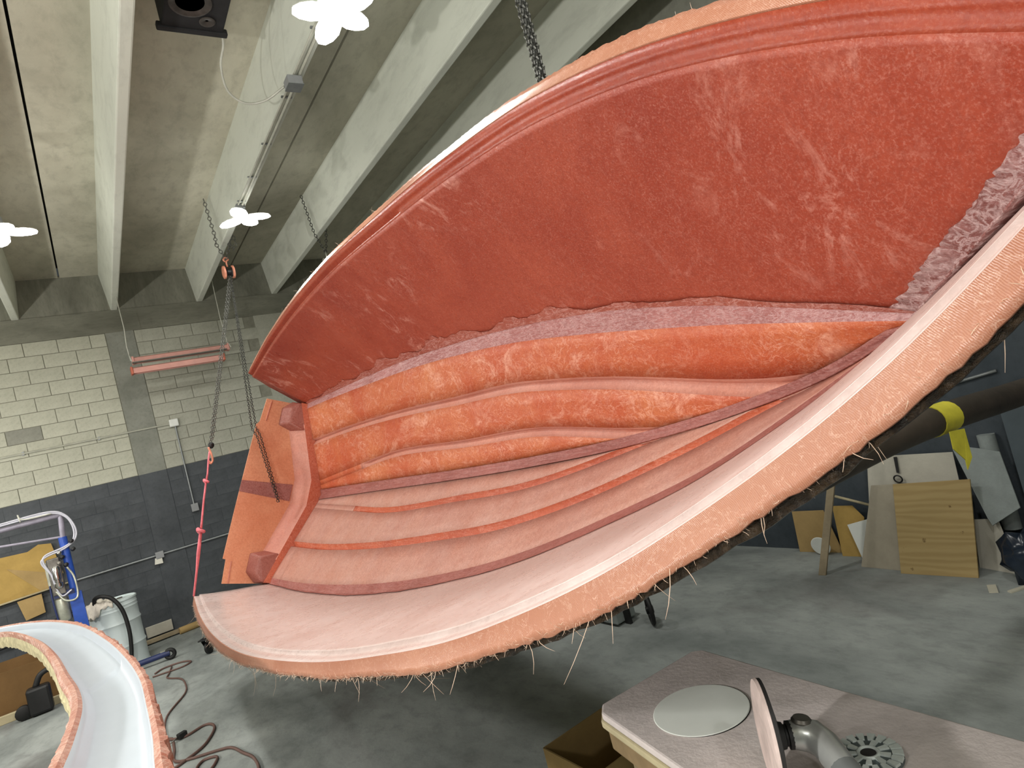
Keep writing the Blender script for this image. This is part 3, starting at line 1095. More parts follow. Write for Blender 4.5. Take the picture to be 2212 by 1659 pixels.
hk2 = S0.lerp(S1, 0.625)
hr = rel(hk2, PU)
tag(MB().tube(spline([hr + Vector((0, 0, 0.05)), hr + Vector((0.012, 0, -0.03)), hr + Vector((0.012, 0, -0.10)), hr + Vector((-0.015, 0, -0.13)), hr + Vector((-0.025, 0, -0.10))], 4), 0.011, 8)
    .build('load_hook', 'pulley_paint', t, True), 'orange hook')
t = empty('sling', S1, 'knotted pink lifting strap tied to the stern corner of the hull', 'strap')
pt = lambda f, dx=0.0: rel(S0.lerp(S1, f) + Vector((dx, 0, 0)), S1)
m = MB()
m.tube([pt(.625), pt(.65), pt(.69, .006), pt(.71)], [.010, .012, .011, .014], 8, True, 0.6)
m.tube([pt(.71), pt(.76, -.004), pt(.82, .0), pt(.835)], [.014, .013, .014, .016], 8, True, 0.5)
m.tube([pt(.845), pt(.9, .0), pt(.94, .002), pt(1.0)], [.022, .026, .016, .014], 8, True, 0.4)
m.build('webbing', 'strap_pink', t, True)
for f, r in ((.71, .022), (.842, .030)):
    mm = MB()
    mm.torus(pt(f), (0.6, 0.2, 1), r, r * .55, 14, 8)
    mm.torus(pt(f) + Vector((-r * .6, 0, .01)), (1, 0.3, .2), r * .7, r * .5, 14, 8)
    mm.build('knot', 'strap_pink', t, True)

P2 = Vector((3.12, 8.05, 4.56))
t = empty('chain_hoist', P2, 'pale chain pulley half hidden behind the upper edge of the hull', 'hoist')
m = MB()
for dx in (-0.05, 0.05):
    m.lathe((dx - 0.016, 0, 0.0), (1, 0, 0), [(0.06, 0), (0.075, 0.006), (0.075, 0.026), (0.06, 0.032)], 20)
m.build('side_cheek', 'canister', t, True, 40)
MB().lathe((-0.04, 0, 0), (1, 0, 0), [(0.06, 0), (0.04, 0.02), (0.04, 0.06), (0.06, 0.08)], 20).build('sheave', 'black_iron', t, True, 40)
MB().tube([(0, 0, 0.05), (0, 0, 0.16)], 0.012, 8).build('top_hook', 'canister', t, True)
m = MB()
chain(m, [(0, 0, 0.15), (-0.085, 0.02, 0.44), (-0.13, 0.04, 1.0)], 0.04, 0.005, 0.015)
chain(m, [(0, 0, 0.15), (0.085, 0.02, 0.44), (0.13, 0.04, 1.0)], 0.04, 0.005, 0.015)
m.build('chain_loop', 'chain_dark', t)
m = MB()
tgt = rel(hw(0.5, 1.25, 0.75), P2)
chain(m, [(0, 0, -0.05), tgt], 0.03, 0.004, 0.011)
m.build('load_chain', 'chain_steel', t)

P3 = Vector((1.75, 1.76, 3.0))
t = empty('chain_bundle', P3, 'bundle of steel hoist chains rising from behind the upper hull edge', 'chain')
for k, (dx, dy) in enumerate(((-.030, 0), (-.006, .006), (.004, -.012), (.018, .004), (.012, .016))):
    m = MB()
    chain(m, [(dx * .8, dy, 0.0), (dx, dy, 2.61)], 0.022, 0.0036, 0.0085)
    m.build('chain_strand', 'chain_steel' if k % 2 else 'chain_dark', t)
MB().box((0, 0, 2.6), (0.16, 0.12, 0.02)).build('ceiling_plate', 'black_iron', t)
MB().tube([(0, 0, 0.02), (-0.1, 0.02, -0.12), tuple(rel(hw(5.3, 0.95, 1.25), P3))], 0.012, 8).build('bow_shackle', 'black_iron', t, True)

# ------------------------------------------------------------------ services on the back wall
YW = YB - 0.012
t = empty('wall_conduit', (1.14, YW, 3.12), 'pale horizontal conduit ending at the white wall box and dropping to the grey box', 'conduit')
MB().tube([(-3.6, -0.012, -0.01), (-0.04, -0.012, -0.005)], 0.013, 8).build('pipe', 'conduit_paint', t, True, 40)
MB().tube([(0.01, -0.014, -0.06), (0.01, -0.014, -0.68)], 0.012, 8).build('pipe', 'galv', t, True, 40)
MB().tube([(0.01, -0.014, -0.68), (0.01, -0.014, -1.33)], 0.012, 8).build('pipe', 'galv', t, True, 40)
bevel(MB().box((0, -0.03, 0.0), (0.13, 0.06, 0.12)).build('white_box', 'box_white', t), 0.015)
bevel(MB().box((0.01, -0.03, -1.37), (0.10, 0.06, 0.12)).build('grey_box', 'box_grey', t), 0.006)
for x in (-2.9, -1.9, -1.0):
    MB().box((x, -0.008, -0.008), (0.03, 0.02, 0.05)).build('clip', 'galv', t)
t = empty('wall_conduit', (0.546, YW, 1.2), 'long low grey conduit with outlet box across the dark painted wall', 'conduit')
MB().tube([(-3.6, -0.014, 0), (2.6, -0.014, 0)], 0.014, 8).build('pipe', 'galv', t, True, 40)
bevel(MB().box((0, -0.03, 0.0), (0.11, 0.06, 0.10)).build('outlet_box', 'box_grey', t), 0.006)
MB().prism([(-0.07, -0.05, -0.03), (0.02, -0.05, -0.05), (0.02, -0.05, -0.13), (-0.09, -0.05, -0.12)], (0, 0.003, 0)).build('paper_tag', 'paper_tag', t)

m = MB().prism([(-1.75, YW - 0.05, 1.17), (-0.72, YW - 0.05, 1.20), (-0.62, YW - 0.06, 1.36), (-0.68, YW - 0.05, 1.80), (-0.82, YW - 0.05, 1.83), (-0.95, YW - .05, 1.77), (-1.3, YW - 0.05, 1.79), (-1.75, YW - 0.05, 1.74)], (0, 0.006, 0))
t = empty('cardboard_sheet', (-1.2, YW - 0.05, 1.17), 'large torn tan cardboard sheet tucked behind the wall conduit at far left', 'cardboard')
o = MB()
o.v = [tuple(Vector(p) - t.location) for p in m.v]
o.f = m.f
o.build('sheet', 'card_yellow', t)
MB().prism([(0.0, -0.008, .45), (0.53, -0.008, .2), (0.5, -0.008, .05), (0.30, -0.008, .04)], (0, 0.004, 0)).build('folded_flap', 'card_tan', t)
MB().tube([(-0.6, -0.03, .0), (0.62, -0.03, .04)], 0.012, 8).build('edge_roll', 'wood_pale', t, True)
t = tag(bevel(MB().prism([(-1.17, YW - 0.06, 1.16), (-0.90, YW - 0.06, 1.17), (-0.90, YW - 0.06, 0.91), (-1.12, YW - 0.06, 0.88)], (0, 0.01, 0)).build('cardboard_flap', 'card_tan'), 0.003),
        'small tan cardboard flap hanging below the torn sheet', 'cardboard')
tag(MB().tube(spline([(-1.5, YW - 0.05, 0.62), (-1.1, YW - 0.06, 0.66), (-0.95, YW - 0.06, 0.72), (-0.7, YW - 0.06, 0.80), (-0.55, YW - 0.06, 0.80)], 5), 0.016, 8).build('black_pipe', 'black_rubber', None, True),
    'black pipe on the wall behind the blue stand', 'pipe')

# ------------------------------------------------------------------ spray stand with hoses
BX, BY = -0.47, 9.5
t = empty('spray_stand', (BX, BY, 0), 'blue resin spray machine stand with boom, hoses and pump', 'machine')
MB().tube([(0, 0, 0.06), (0, 0, 1.86)], 0.045, 16).build('post', 'blue_paint', t, True, 40)
MB().tube([(0.0, 0, 1.82), (0.03, 0, 2.12)], 0.03, 12).build('mast', 'arm_grey', t, True, 40)
MB().box((0, 0, 0.62), (0.13, 0.12, 1.1)).build('lower_post', 'blue_paint', t)
MB().tube([(0.05, 0, 2.13), (-0.4, 0, 2.125), (-1.4, 0, 2.10)], 0.032, 12).build('boom', 'arm_grey', t, True, 40)
MB().tube([(0.02, 0, 1.86), (-0.6, 0.0, 1.94), (-1.4, 0, 1.97)], 0.014, 8).build('brace', 'arm_grey', t, True, 40)
for k, d in enumerate((0.0, 0.02)):
    MB().tube(spline([(-1.4, -.04, 2.15 + d), (-0.6, -.05, 2.17 + d), (-.1, -.05, 2.18 + d), (0.07, -.05, 2.10 + d), (0.125 + d, -.05, 1.94), (0.10 + d, -.05, 1.80), (0.0, -.06, 1.74 - d), (-.19, -.08, 1.70 - d), (-.225 - d, -.08, 1.62), (-.18, -.08, 1.46), (-.16, -.08, 1.30), (-.12, -.08, 1.18), (-.02, -.08, 1.22)], 6), 0.010, 8).build('clear_hose', 'hose_clear', t, True)
MB().tube(spline([(-.05, -.06, 2.17), (-.32, -.06, 2.18), (-.36, -.06, 2.25), (-.35, -.06, 2.16)], 5), 0.008, 6).build('tie', 'wire', t, True)
bevel(MB().box((-0.14, -0.02, 1.42), (0.13, 0.10, 0.44)).build('pump_body', 'metal_dirty', t), 0.01)
MB().lathe((-0.13, -0.09, 1.28), (0, 0, 1), [(0.03, 0), (0.042, 0.02), (0.042, 0.06), (0.03, 0.07), (0.03, 0.1), (0.04, 0.11), (0.04, 0.24), (0.03, 0.26)], 14).build('pump_cylinder', 'chrome', t, True, 30)
bevel(MB().box((-0.21, 0.0, 1.47), (0.04, 0.1, 0.28)).build('side_plate', 'canister', t), 0.006)
MB().lathe((-0.14, -0.02, 0.88), (0, 0, 1), [(0.05, 0), (0.065, 0.02), (0.065, 0.24), (0.06, 0.27)], 16).build('canister', 'canister', t, True, 40)
MB().box((-0.1, -0.02, 1.2), (0.2, 0.08, 0.06)).build('bracket', 'blue_dark', t)
MB().tube(spline([(-.17, -.07, 1.25), (-.1, -.1, 1.12), (.02, -.1, 1.12), (0.03, -.08, 1.35), (-0.02, -.07, 1.5)], 6), 0.012, 8).build('loop_hose', 'canister', t, True)
MB().tube(spline([(-.22, -.03, 1.35), (-.22, -.05, 1.1), (-.2, -.05, 0.8), (-0.15, -.05, 0.5)], 6), 0.010, 8).build('drop_hose', 'blue_dark', t, True)
for k, (dx, dz, mt) in enumerate(((-.05, 1.62, 'black_iron'), (-.09, 1.56, 'metal_dirty'), (-.03, 1.52, 'black_iron'), (-.07, 1.68, 'chrome'), (.07, 1.78, 'black_iron'), (.07, 1.68, 'black_iron'))):
    MB().lathe((dx, -0.05, dz), (0.4, -1, 0.3), [(0.012, 0), (0.024, 0.01), (0.024, 0.04), (0.01, 0.05)], 10).build('fitting', mt, t, True, 40)
for d in ((0.80, -0.12), (-0.22, 0.5)):
    lg = MB().tube([(0, 0, 0.08), (d[0], d[1], 0.09)], 0.035, 12).build('base_leg', 'blue_dark', t, True, 40)
    MB().torus((d[0] + 0.0, d[1], 0.075), (0.25, 1, 0), 0.05, 0.025, 18, 8).build('wheel', 'black_rubber', lg, True)
    MB().box((d[0] - 0.05, d[1] + 0.03, 0.12), (0.10, 0.05, 0.03)).build('wheel_fork', 'canister', lg)

# drum with rag and hose
DX, DY = -0.155, 9.92
t = empty('steel_drum', (DX, DY, 0), 'white steel drum with ribs standing by the dark wall', 'drum')
prof = [(0.27, 0), (0.288, 0.01), (0.288, 0.03), (0.28, 0.04)]
for z in (0.30, 0.60):
    prof += [(0.28, z - 0.03), (0.292, z), (0.28, z + 0.03)]
prof += [(0.28, 0.76), (0.285, 0.77), (0.28, 0.78), (0.28, 0.80), (0.285, 0.81), (0.28, 0.82), (0.28, 0.855), (0.29, 0.865), (0.29, 0.885), (0.278, 0.89), (0.276, 0.87), (0.0, 0.868)]
MB().lathe((0, 0, 0), (0, 0, 1), prof, 40).build('body', 'drum_white', t, True, 35)
MB().lathe((0.1, 0.12, 0.868), (0, 0, 1), [(0.035, 0), (0.035, 0.015), (0.0, 0.016)], 14).build('bung', 'metal_dirty', t, True, 40)
m = MB()
rows = []
for i in range(15):
    rows.append([])
    for j in range(13):
        a, b = (i / 14 - .5), (j / 12 - .5)
        x, y = DX - 0.13 + a * 0.34 + b * 0.05, DY - 0.17 + b * 0.30
        rr = math.hypot(x - DX, y - DY)
        z = 0.90 + 0.055 * math.exp(-(a * a + b * b) * 9) + 0.02 * math.sin(i * 1.7 + j) + 0.015 * math.cos(j * 2.1 - i * .7)
        if rr > 0.295:
            z -= min(0.13, (rr - 0.295) * 1.6)
            sc = (0.30 + (rr - 0.295) * 0.25) / rr
            x, y = DX + (x - DX) * sc, DY + (y - DY) * sc
        rows[-1].append((x, y, z))
solid(tag(grid(rows).build('rag', 'rag_cloth', None, True), 'crumpled off-white rag draped over the rim of the drum', 'rag'), 0.008, 1)
hp = spline([(-0.32, 9.70, 0.93), (-0.30, 9.66, 1.0), (-0.22, 9.62, 1.005), (-0.12, 9.60, 0.93), (-0.05, 9.58, 0.76), (-0.03, 9.57, 0.52), (-0.05, 9.57, 0.28), (-0.10, 9.56, 0.03)], 7)
tag(MB().tube(hp, 0.024, 12).build('black_hose', 'black_rubber', None, True), 'thick black hose curving out of the drum to the floor', 'hose')

# things on the floor near the back wall
t = tag(MB().lathe((0.56, 10.78, 0.05), (0.95, 0.14, 0.0), [(0.033, 0.0), (0.05, 0.0), (0.05, 1.5), (0.033, 1.5)], 18).build('cardboard_tube', 'card_tan', None, True, 40),
        'tan cardboard tube lying along the foot of the wall', 'tube')
tag(bevel(MB().box((0.25, 10.86, 0.045), (0.9, 0.09, 0.05), Matrix.Rotation(0.06, 3, 'Z')).build('timber_strip', 'wood_old'), 0.004), 'thin timber strip on the floor behind the drum', 'timber')
tag(bevel(MB().box((0.33, 10.95, 0.16), (0.34, 0.02, 0.16), Matrix.Rotation(0.2, 3, 'X')).build('board_offcut', 'card_pale'), 0.003), 'pale board offcut leaning at the foot of the wall', 'board')


def floor_cord(name, pts, r, label, mat='cord_brown'):
    return tag(MB().tube(spline([(x, y, r + 0.001) for x, y in pts], 6), r, 6).build(name, mat, None, True), label, 'cord')


floor_cord('extension_cord', [(0.09, 8.80), (0.19, 8.77), (0.40, 8.72), (0.50, 8.82), (0.40, 8.98), (0.22, 9.02), (0.12, 8.92)], 0.010, 'brown cord looped beside the wheel of the spray stand')
floor_cord('extension_cord', [(0.30, 8.95), (0.25, 8.66), (0.22, 8.48), (0.33, 8.21), (0.35, 7.89), (0.31, 7.55), (0.11, 7.05), (0.06, 6.5), (0.10, 6.36)], 0.009, 'cord running in a kinked line down the floor beside the white deck')
floor_cord('extension_cord', [(0.05, 6.40), (0.12, 6.31), (0.20, 6.26), (0.34, 6.32), (0.40, 6.24), (0.39, 6.09), (0.28, 5.84), (0.11, 5.70), (0.03, 5.66)], 0.011, 'brown cord lying in a wide oval loop on the floor')
floor_cord('extension_cord', [(0.10, 6.26), (0.09, 6.05), (0.07, 5.86), (0.10, 5.76), (0.20, 5.69), (0.35, 5.61), (0.44, 5.53), (0.49, 5.32), (0.53, 5.14), (0.52, 4.9), (0.45, 4.7)], 0.011, 'brown cord curving to the bottom edge of the photo')
floor_cord('extension_cord', [(0.24, 5.25), (0.18, 5.42), (0.24, 5.55), (0.33, 5.50), (0.30, 5.38), (0.24, 5.28)], 0.010, 'small cord coil at the bottom edge of the photo')
t = empty('cord_plug', (0.15, 6.27, 0), 'dark plug joining two cords on the floor', 'plug')
bevel(MB().box((0.02, 0, 0.032), (0.075, 0.045, 0.045), Matrix.Rotation(0.4, 3, 'Z')).build('plug_body', 'black_rubber', t), 0.008)
MB().tube([(-0.01, -0.01, 0.03), (-0.08, -0.05, 0.02)], 0.006, 6).build('plug_pin', 'metal_dirty', t, True)


def caster(loc, rz, label, s=1.0):
    t = empty('swivel_caster', loc, label, 'caster')
    t.rotation_euler.z = rz
    bevel(MB().box((0, 0, 0.155 * s), (0.11 * s, 0.09 * s, 0.012 * s)).build('top_plate', 'black_iron', t), 0.003)
    for d in (-.028, .028):
        MB().prism([(-.03 * s, d * s, .15 * s), (.03 * s, d * s, .15 * s), (.045 * s, d * s, .06 * s), (.02 * s, d * s, .05 * s)], (0, .005 * s, 0)).build('fork', 'black_iron', t)
    MB().lathe((0.03 * s, -0.02 * s, 0.062 * s), (0, 1, 0), [(0.05 * s, 0), (0.062 * s, 0.008 * s), (0.062 * s, 0.032 * s), (0.05 * s, 0.04 * s)], 22).build('wheel', 'black_rubber', t, True, 40)
    MB().lathe((0.03 * s, -0.026 * s, 0.062 * s), (0, 1, 0), [(0.012 * s, 0), (0.012 * s, 0.052 * s)], 10).build('axle', 'galv', t, True, 40)
    return t


caster((0.70, 8.85, 0), 0.9, 'black swivel caster on the floor under the stern corner of the hull', 1.25)

# wheel of a low cart standing beyond the hull
t = empty('floor_cart', (3.35, 3.85, 0), 'black spoked cart wheel and frame seen below the hull edge', 'cart')
MB().torus((0.02, -0.06, 0.125), (0.75, -0.55, 0), 0.105, 0.018, 30, 10).build('tyre', 'black_rubber', t, True)
MB().lathe((0.02, -0.06, 0.125), (0.75, -0.55, 0), [(0.02, -0.03), (0.03, -0.03), (0.03, 0.03), (0.02, 0.03)], 14).build('hub', 'black_iron', t, True, 40)
for k in range(3):
    a = k * 2.094 + .5
    e = Vector((0.55, 0.75, 0)).normalized()
    d = e * math.cos(a) + Vector((0, 0, 1)) * math.sin(a)
    MB().tube([Vector((0.02, -0.06, 0.125)) + d * .02, Vector((0.02, -0.06, 0.125)) + d * .1], 0.009, 6).build('spoke', 'black_iron', t, True)
bevel(MB().box((-0.03, 0.17, 0.16), (0.03, 0.06, 0.32)).build('frame_leg', 'black_iron', t), 0.003)
bevel(MB().box((-0.02, 0.36, 0.12), (0.22, 0.32, 0.20)).build('grey_tray', 'plastic_grey', t), 0.01)
bevel(MB().box((-0.1, 0.44, 0.13), (0.03, 0.05, 0.26)).build('frame_leg', 'black_iron', t), 0.003)

# ------------------------------------------------------------------ white deck moulding in the left foreground
ZD = 1.25
OUT = [(0.013, 1.5), (0.013, 2.10), (0.02, 2.40), (0.02, 2.80), (0.013, 3.30), (-.03, 3.91), (-.12, 4.73), (-.28, 5.73), (-.49, 6.52), (-.71, 7.03), (-.94, 7.37), (-1.2, 7.6)]
INN = [(-.36, 1.5), (-.33, 2.3), (-.30, 2.62), (-.28, 2.81), (-.262, 3.20), (-.28, 3.54), (-.33, 3.93), (-.41, 4.65), (-.53, 5.48), (-.71, 6.35), (-.89, 6.92), (-1.2, 7.28)]
OUT += [(-2.4 - x, y) for x, y in OUT[-2::-1]]
INN += [(-2.4 - x, y) for x, y in INN[-2::-1]]
so = spline([(x, y, ZD) for x, y in OUT], 14)
si = spline([(x, y, ZD) for x, y in INN], 14)
t = empty('deck_moulding', (-1.2, 4.5, ZD), 'white curved deck moulding with ragged orange fibreglass edges in the left foreground', 'boat deck')
org = Vector((-1.2, 4.5, ZD))
sec = {'rim_o': [(-.012, -.075), (-.008, 0.0), (0.045, 0.012), (0.10, 0.004)],
       'white': [(0.10, 0.004), (0.118, -0.004), (0.16, -0.045), (0.24, -0.062), (0.27, -0.066), (0.50, -0.07), (0.70, -0.066), (0.735, -0.06), (0.80, -0.035), (0.85, -0.008)],
       'rim_i': [(0.85, -0.008), (0.90, 0.004), (0.97, 0.002), (1.0, -0.012), (1.01, -0.035)],
       'raw': [(1.01, -0.035), (1.035, -0.07), (1.02, -0.12)]}
for key, mat, nm in (('rim_o', 'deck_rim', 'outer_rim'), ('white', 'gel_white', 'channel'), ('rim_i', 'deck_rim', 'inner_rim'), ('raw', 'raw_edge', 'raw_edge')):
    rows = []
    for k, (a, b) in enumerate(zip(so, si)):
        row = []
        n = (b - a)
        for q, (f, z) in enumerate(sec[key]):
            jit = 0.0
            zj = 0.0
            if key == 'rim_o' and q < 2 or key == 'raw' and q or key == 'rim_i' and q == 3:
                jit = random.uniform(-.02, .02)
                zj = random.uniform(-.006, .006)
            step = 0.012 if key == 'white' and 3 <= q <= 7 and 4.05 < a.y < 9 else 0.0
            row.append(a + n * (f + jit) + Vector((0, 0, z + zj + step)) - org)
        rows.append(row)
    o = flip(grid(rows)).build(nm, mat, t, key in ('white',), 40)
    solid(o, 0.006)
for x, y in ((-0.17, 1.7), (-2.23, 1.7), (-2.05, 5.2), (-1.75, 6.6)):
    MB().box((x - org.x, y - org.y, -(ZD + 0.12) / 2 - 0.06 + 0.0), (0.09, 0.09, ZD - 0.12)).build('support_leg', 'wood_old', t)

# brown box and black tool seen through the opening of the deck
t = empty('cardboard_box', (-1.45, 9.95, 0), 'low brown cardboard box on the floor inside the opening of the white deck', 'box')
for c, sz in (((0, -0.42, 0.27), (1.25, 0.012, 0.54)), ((0, 0.42, 0.27), (1.25, 0.012, 0.54)), ((-0.62, 0, 0.27), (0.012, 0.84, 0.54)), ((0.62, 0, 0.27), (0.012, 0.84, 0.54)), ((0, 0, 0.008), (1.24, 0.84, 0.012))):
    MB().box(c, sz).build('wall_panel', 'card_brown', t)
tag(bevel(MB().box((-1.45, 9.46, 0.045), (1.5, 0.06, 0.09), Matrix.Rotation(-0.04, 3, 'Z')).build('timber', 'wood_pale'), 0.005), 'pale timber lying in front of the low brown box', 'timber')
t = empty('power_tool', (-0.98, 9.25, 0), 'black power tool standing before the low brown box', 'tool')
bevel(MB().box((0, 0, 0.16), (0.22, 0.16, 0.30)).build('body', 'black_iron', t), 0.03)
MB().tube(spline([(-0.02, 0, 0.3), (0.05, 0, 0.42), (0.18, 0, 0.45), (0.26, 0, 0.40)], 5), 0.03, 10).build('handle', 'black_rubber', t, True)
MB().lathe((-0.16, 0, 0.08), (0, 1, 0), [(0.06, -0.04), (0.08, -0.03), (0.08, 0.03), (0.06, 0.04)], 16).build('motor', 'black_rubber', t, True, 40)

# ------------------------------------------------------------------ bench with tools, right foreground
k_ = 0.853
ZT = 1.10


def bt(x, y):
    return (x * k_, y * k_)


t = empty('work_bench', (1.15, 0.6, 0), 'dusty work bench with layered plywood edge in the lower right corner', 'bench')
bo = Vector((1.15, 0.6, 0))
poly = [bt(1.16, 1.66), bt(1.20, 1.70), bt(1.62, 1.66), bt(1.645, 1.63), bt(1.60, 1.1), bt(1.57, 0.66), bt(1.45, -1.2), bt(0.78, -1.2), bt(0.95, 0.6), bt(1.08, 1.26)]
for z0, z1, ins, mat, nm in ((ZT - 0.022, ZT, 0, 'bench_dust', 'bench_top'), (ZT - 0.046, ZT - 0.024, -0.012, 'wood_pale', 'plywood_layer'), (ZT - 0.10, ZT - 0.048, 0.012, 'bench_layer', 'plywood_layer')):
    cx, cy = 1.08, 0.6
    pp = [(cx + (x - cx) * (1 - ins), cy + (y - cy) * (1 - ins), z0) for x, y in poly]
    bevel(MB().prism([Vector(p) - bo for p in pp[::-1]], (0, 0, z1 - z0)).build(nm, mat, t), 0.006)
pa, pb = Vector((*bt(1.165, 1.60), 0)), Vector((*bt(0.80, -1.1), 0))
MB().prism([pa + Vector((0.02, 0, 0.0)) - bo, pb + Vector((0.02, 0, 0.0)) - bo, pb + Vector((0.02, 0, ZT - 0.1)) - bo, pa + Vector((0.02, 0, ZT - 0.1)) - bo], (0.02, 0, 0)).build('side_board', 'bench_side', t)
pc = Vector((*bt(1.60, 1.58), 0))
MB().prism([pa + Vector((0.03, -.02, 0)) - bo, pc + Vector((-.02, -.02, 0)) - bo, pc + Vector((-.02, -.02, ZT - .1)) - bo, pa + Vector((.03, -.02, ZT - .1)) - bo], (0, -0.02, 0)).build('end_board', 'bench_side', t)
for x, y in ((1.42, 0.1), (0.95, -.9), (1.2, -.9)):
    MB().box((x * k_ - bo.x, y * k_ - bo.y, (ZT - .1) / 2), (0.07, 0.07, ZT - .1)).build('leg', 'wood_old', t)

dc = Vector((1.325 * k_, 1.385 * k_, ZT))
t = empty('sanding_disc', dc, 'large pale round sanding disc lying flat on the dusty bench', 'disc')
MB().lathe((0, 0, 0.001), (0.004, 0.01, 1), [(0.121, 0.0), (0.123, 0.0012), (0.121, 0.0025), (0.0, 0.003)], 56).build('paper', 'paper_disc', t, False)
MB().lathe((0.003, -0.001, 0.0005), (0, 0, 1), [(0.122, 0.0), (0.122, 0.0006)], 56).build('abrasive_back', 'disc_rim', t)

# grinder: pad on edge, neck, gear head and body running to the bottom of the frame
gp = Vector((0.985, 0.852, ZT + 0.107))
t = empty('disc_grinder', (gp.x, gp.y, ZT), 'disc grinder standing on edge with metal gear head on the bench', 'grinder')
vr = (gp - EYE).normalized()
ax = (Vector((0.80, -0.60, -0.16)) - vr * Vector((0.80, -0.60, -0.16)).dot(vr)).normalized()
ax = (ax + vr * 0.13).normalized()
MB().lathe((0, 0, 0.105), ax, [(0.0, -0.012), (0.095, -0.016), (0.105, -0.014), (0.107, -0.008), (0.104, -0.004)], 44, False).build('pad_face', 'pad_pale', t, True, 40)
MB().lathe((0, 0, 0.105), ax, [(0.1065, -0.0075), (0.106, 0.0), (0.06, 0.008), (0.025, 0.012), (0.0, 0.012)], 44, False).build('pad_rim', 'disc_rim', t, True, 40)
c0 = Vector((0, 0, 0.105))
MB().lathe(c0, ax, [(0.024, 0.008), (0.026, 0.012), (0.024, 0.022), (0.020, 0.024), (0.020, 0.028), (0.026, 0.029), (0.026, 0.038), (0.02, 0.04)], 20).build('spindle_collar', 'black_rubber', t, True, 35)
gh = c0 + ax * 0.036
dn = Vector((-0.52, -0.80, -0.28)).normalized()
MB().tube([gh, gh + ax * 0.02, gh + ax * 0.038 + dn * 0.008, gh + ax * 0.048 + dn * 0.03, gh + ax * 0.05 + dn * 0.085], [0.026, 0.030, 0.031, 0.029, 0.027], 18).build('gear_head', 'aluminium', t, True, 60)
MB().lathe(gh + ax * 0.026 + Vector((0, 0, 0.024)), (0.15, -.1, 1), [(0.018, 0), (0.02, 0.004), (0.016, 0.009), (0.0, 0.010)], 16).build('cover_plate', 'metal_dirty', t, True, 40)
hd = gh + ax * 0.05 + dn * 0.085
bd = Vector((-0.55, -0.83, -0.02)).normalized()
MB().tube([hd, hd + dn * 0.03, hd + dn * 0.04 + bd * 0.08, hd + dn * 0.04 + bd * 0.24], [0.027, 0.030, 0.030, 0.028], 16).build('motor_body', 'galv', t, True, 60)

vc = Vector((1.345 * k_, 0.895 * k_, ZT))
t = empty('backing_plate', vc, 'round slotted dusty backing plate lying on the bench near the corner', 'disc')
MB().lathe((0, 0, 0), (0, 0, 1), [(0.058, 0), (0.063, 0.004), (0.063, 0.010), (0.06, 0.012)], 48).build('plate', 'vent_shadow', t, True, 40)
for k in range(18):
    a = 2 * math.pi * k / 18
    d, w = Vector((math.cos(a), math.sin(a), 0)), Vector((-math.sin(a), math.cos(a), 0))
    z = Vector((0, 0, 0.011))
    MB().prism([d * .043 - w * .0048 + z, d * .063 - w * .0078 + z, d * .063 + w * .0078 + z, d * .043 + w * .0048 + z], (0, 0, 0.005)).build('rib', 'vent_metal', t)
for k in range(9):
    a = 2 * math.pi * k / 9 + .2
    d, w = Vector((math.cos(a), math.sin(a), 0)), Vector((-math.sin(a), math.cos(a), 0))
    z = Vector((0, 0, 0.011))
    MB().prism([d * .022 - w * .005 + z, d * .041 - w * .009 + z, d * .041 + w * .003 + z, d * .022 + w * .003 + z], (0, 0, 0.005)).build('web', 'vent_metal', t)
MB().torus((0, 0, 0.013), (0, 0, 1), 0.019, 0.004, 24, 8).build('hub_ring', 'vent_metal', t, True)
MB().lathe((0, 0, 0.012), (0, 0, 1), [(0.015, 0), (0.015, 0.0015)], 20).build('hub_hole', 'disc_rim', t)

t = empty('cardboard_box', (1.78, 2.55, 0), 'open dark brown cardboard box on the floor behind the bench corner', 'box')
for c, sz in (((0, -0.2, 0.15), (0.5, 0.008, 0.3)), ((0, 0.2, 0.15), (0.5, 0.008, 0.3)), ((-0.25, 0, 0.15), (0.008, 0.4, 0.3)), ((0.25, 0, 0.15), (0.008, 0.4, 0.3)), ((0, 0, 0.006), (0.5, 0.4, 0.008))):
    MB().box(c, sz).build('wall_panel', 'card_tan', t)

# ------------------------------------------------------------------ sheets leaning against the side wall


def sheet(name, pts, th, mat, label, cat, bev=0.002):
    P = [Vector(p) for p in pts]
    n = (P[1] - P[0]).cross(P[2] - P[0]).normalized()
    if n.x < 0:
        n = -n
    base = Vector((sum(p.x for p in P) / len(P), sum(p.y for p in P) / len(P), min(p.z for p in P)))
    o = MB().prism([p - base for p in P], n * th).build(name, mat)
    o.location = base
    if bev:
        bevel(o, bev)
    return tag(o, label, cat)


sheet('plywood_panel', [(4.943, 2.457, 0.652), (4.963, 1.941, 0.661), (4.796, 1.996, 0.0), (4.779, 2.5, 0.0)], 0.015, 'plywood', 'square plywood panel leaning in front of the grey cardboard', 'plywood')
sheet('leaning_cardboard', [(5.0, 2.653, 0.634), (4.975, 2.43, 0.645), (4.83, 2.46, 0.0), (4.86, 2.839, 0.0)], 0.006, 'card_grey', 'greyish cardboard panel leaning just left of the plywood', 'cardboard')
t = sheet('carton_sheet', [(5.12, 2.70, 0.777), (5.14, 2.571, 0.836), (5.165, 2.08, 0.82), (5.13, 2.077, 0.611), (5.02, 2.181, 0.0), (4.965, 2.80, 0.0)], 0.006, 'card_pale', 'tall pale slotted carton sheet standing behind the plywood', 'cardboard')
MB().prism([Vector(p) - t.location for p in ((5.133, 2.485, .822), (5.134, 2.460, .822), (5.108, 2.462, .70), (5.107, 2.482, .70))], (-0.004, 0, 0)).build('slot', 'black_rubber', t)
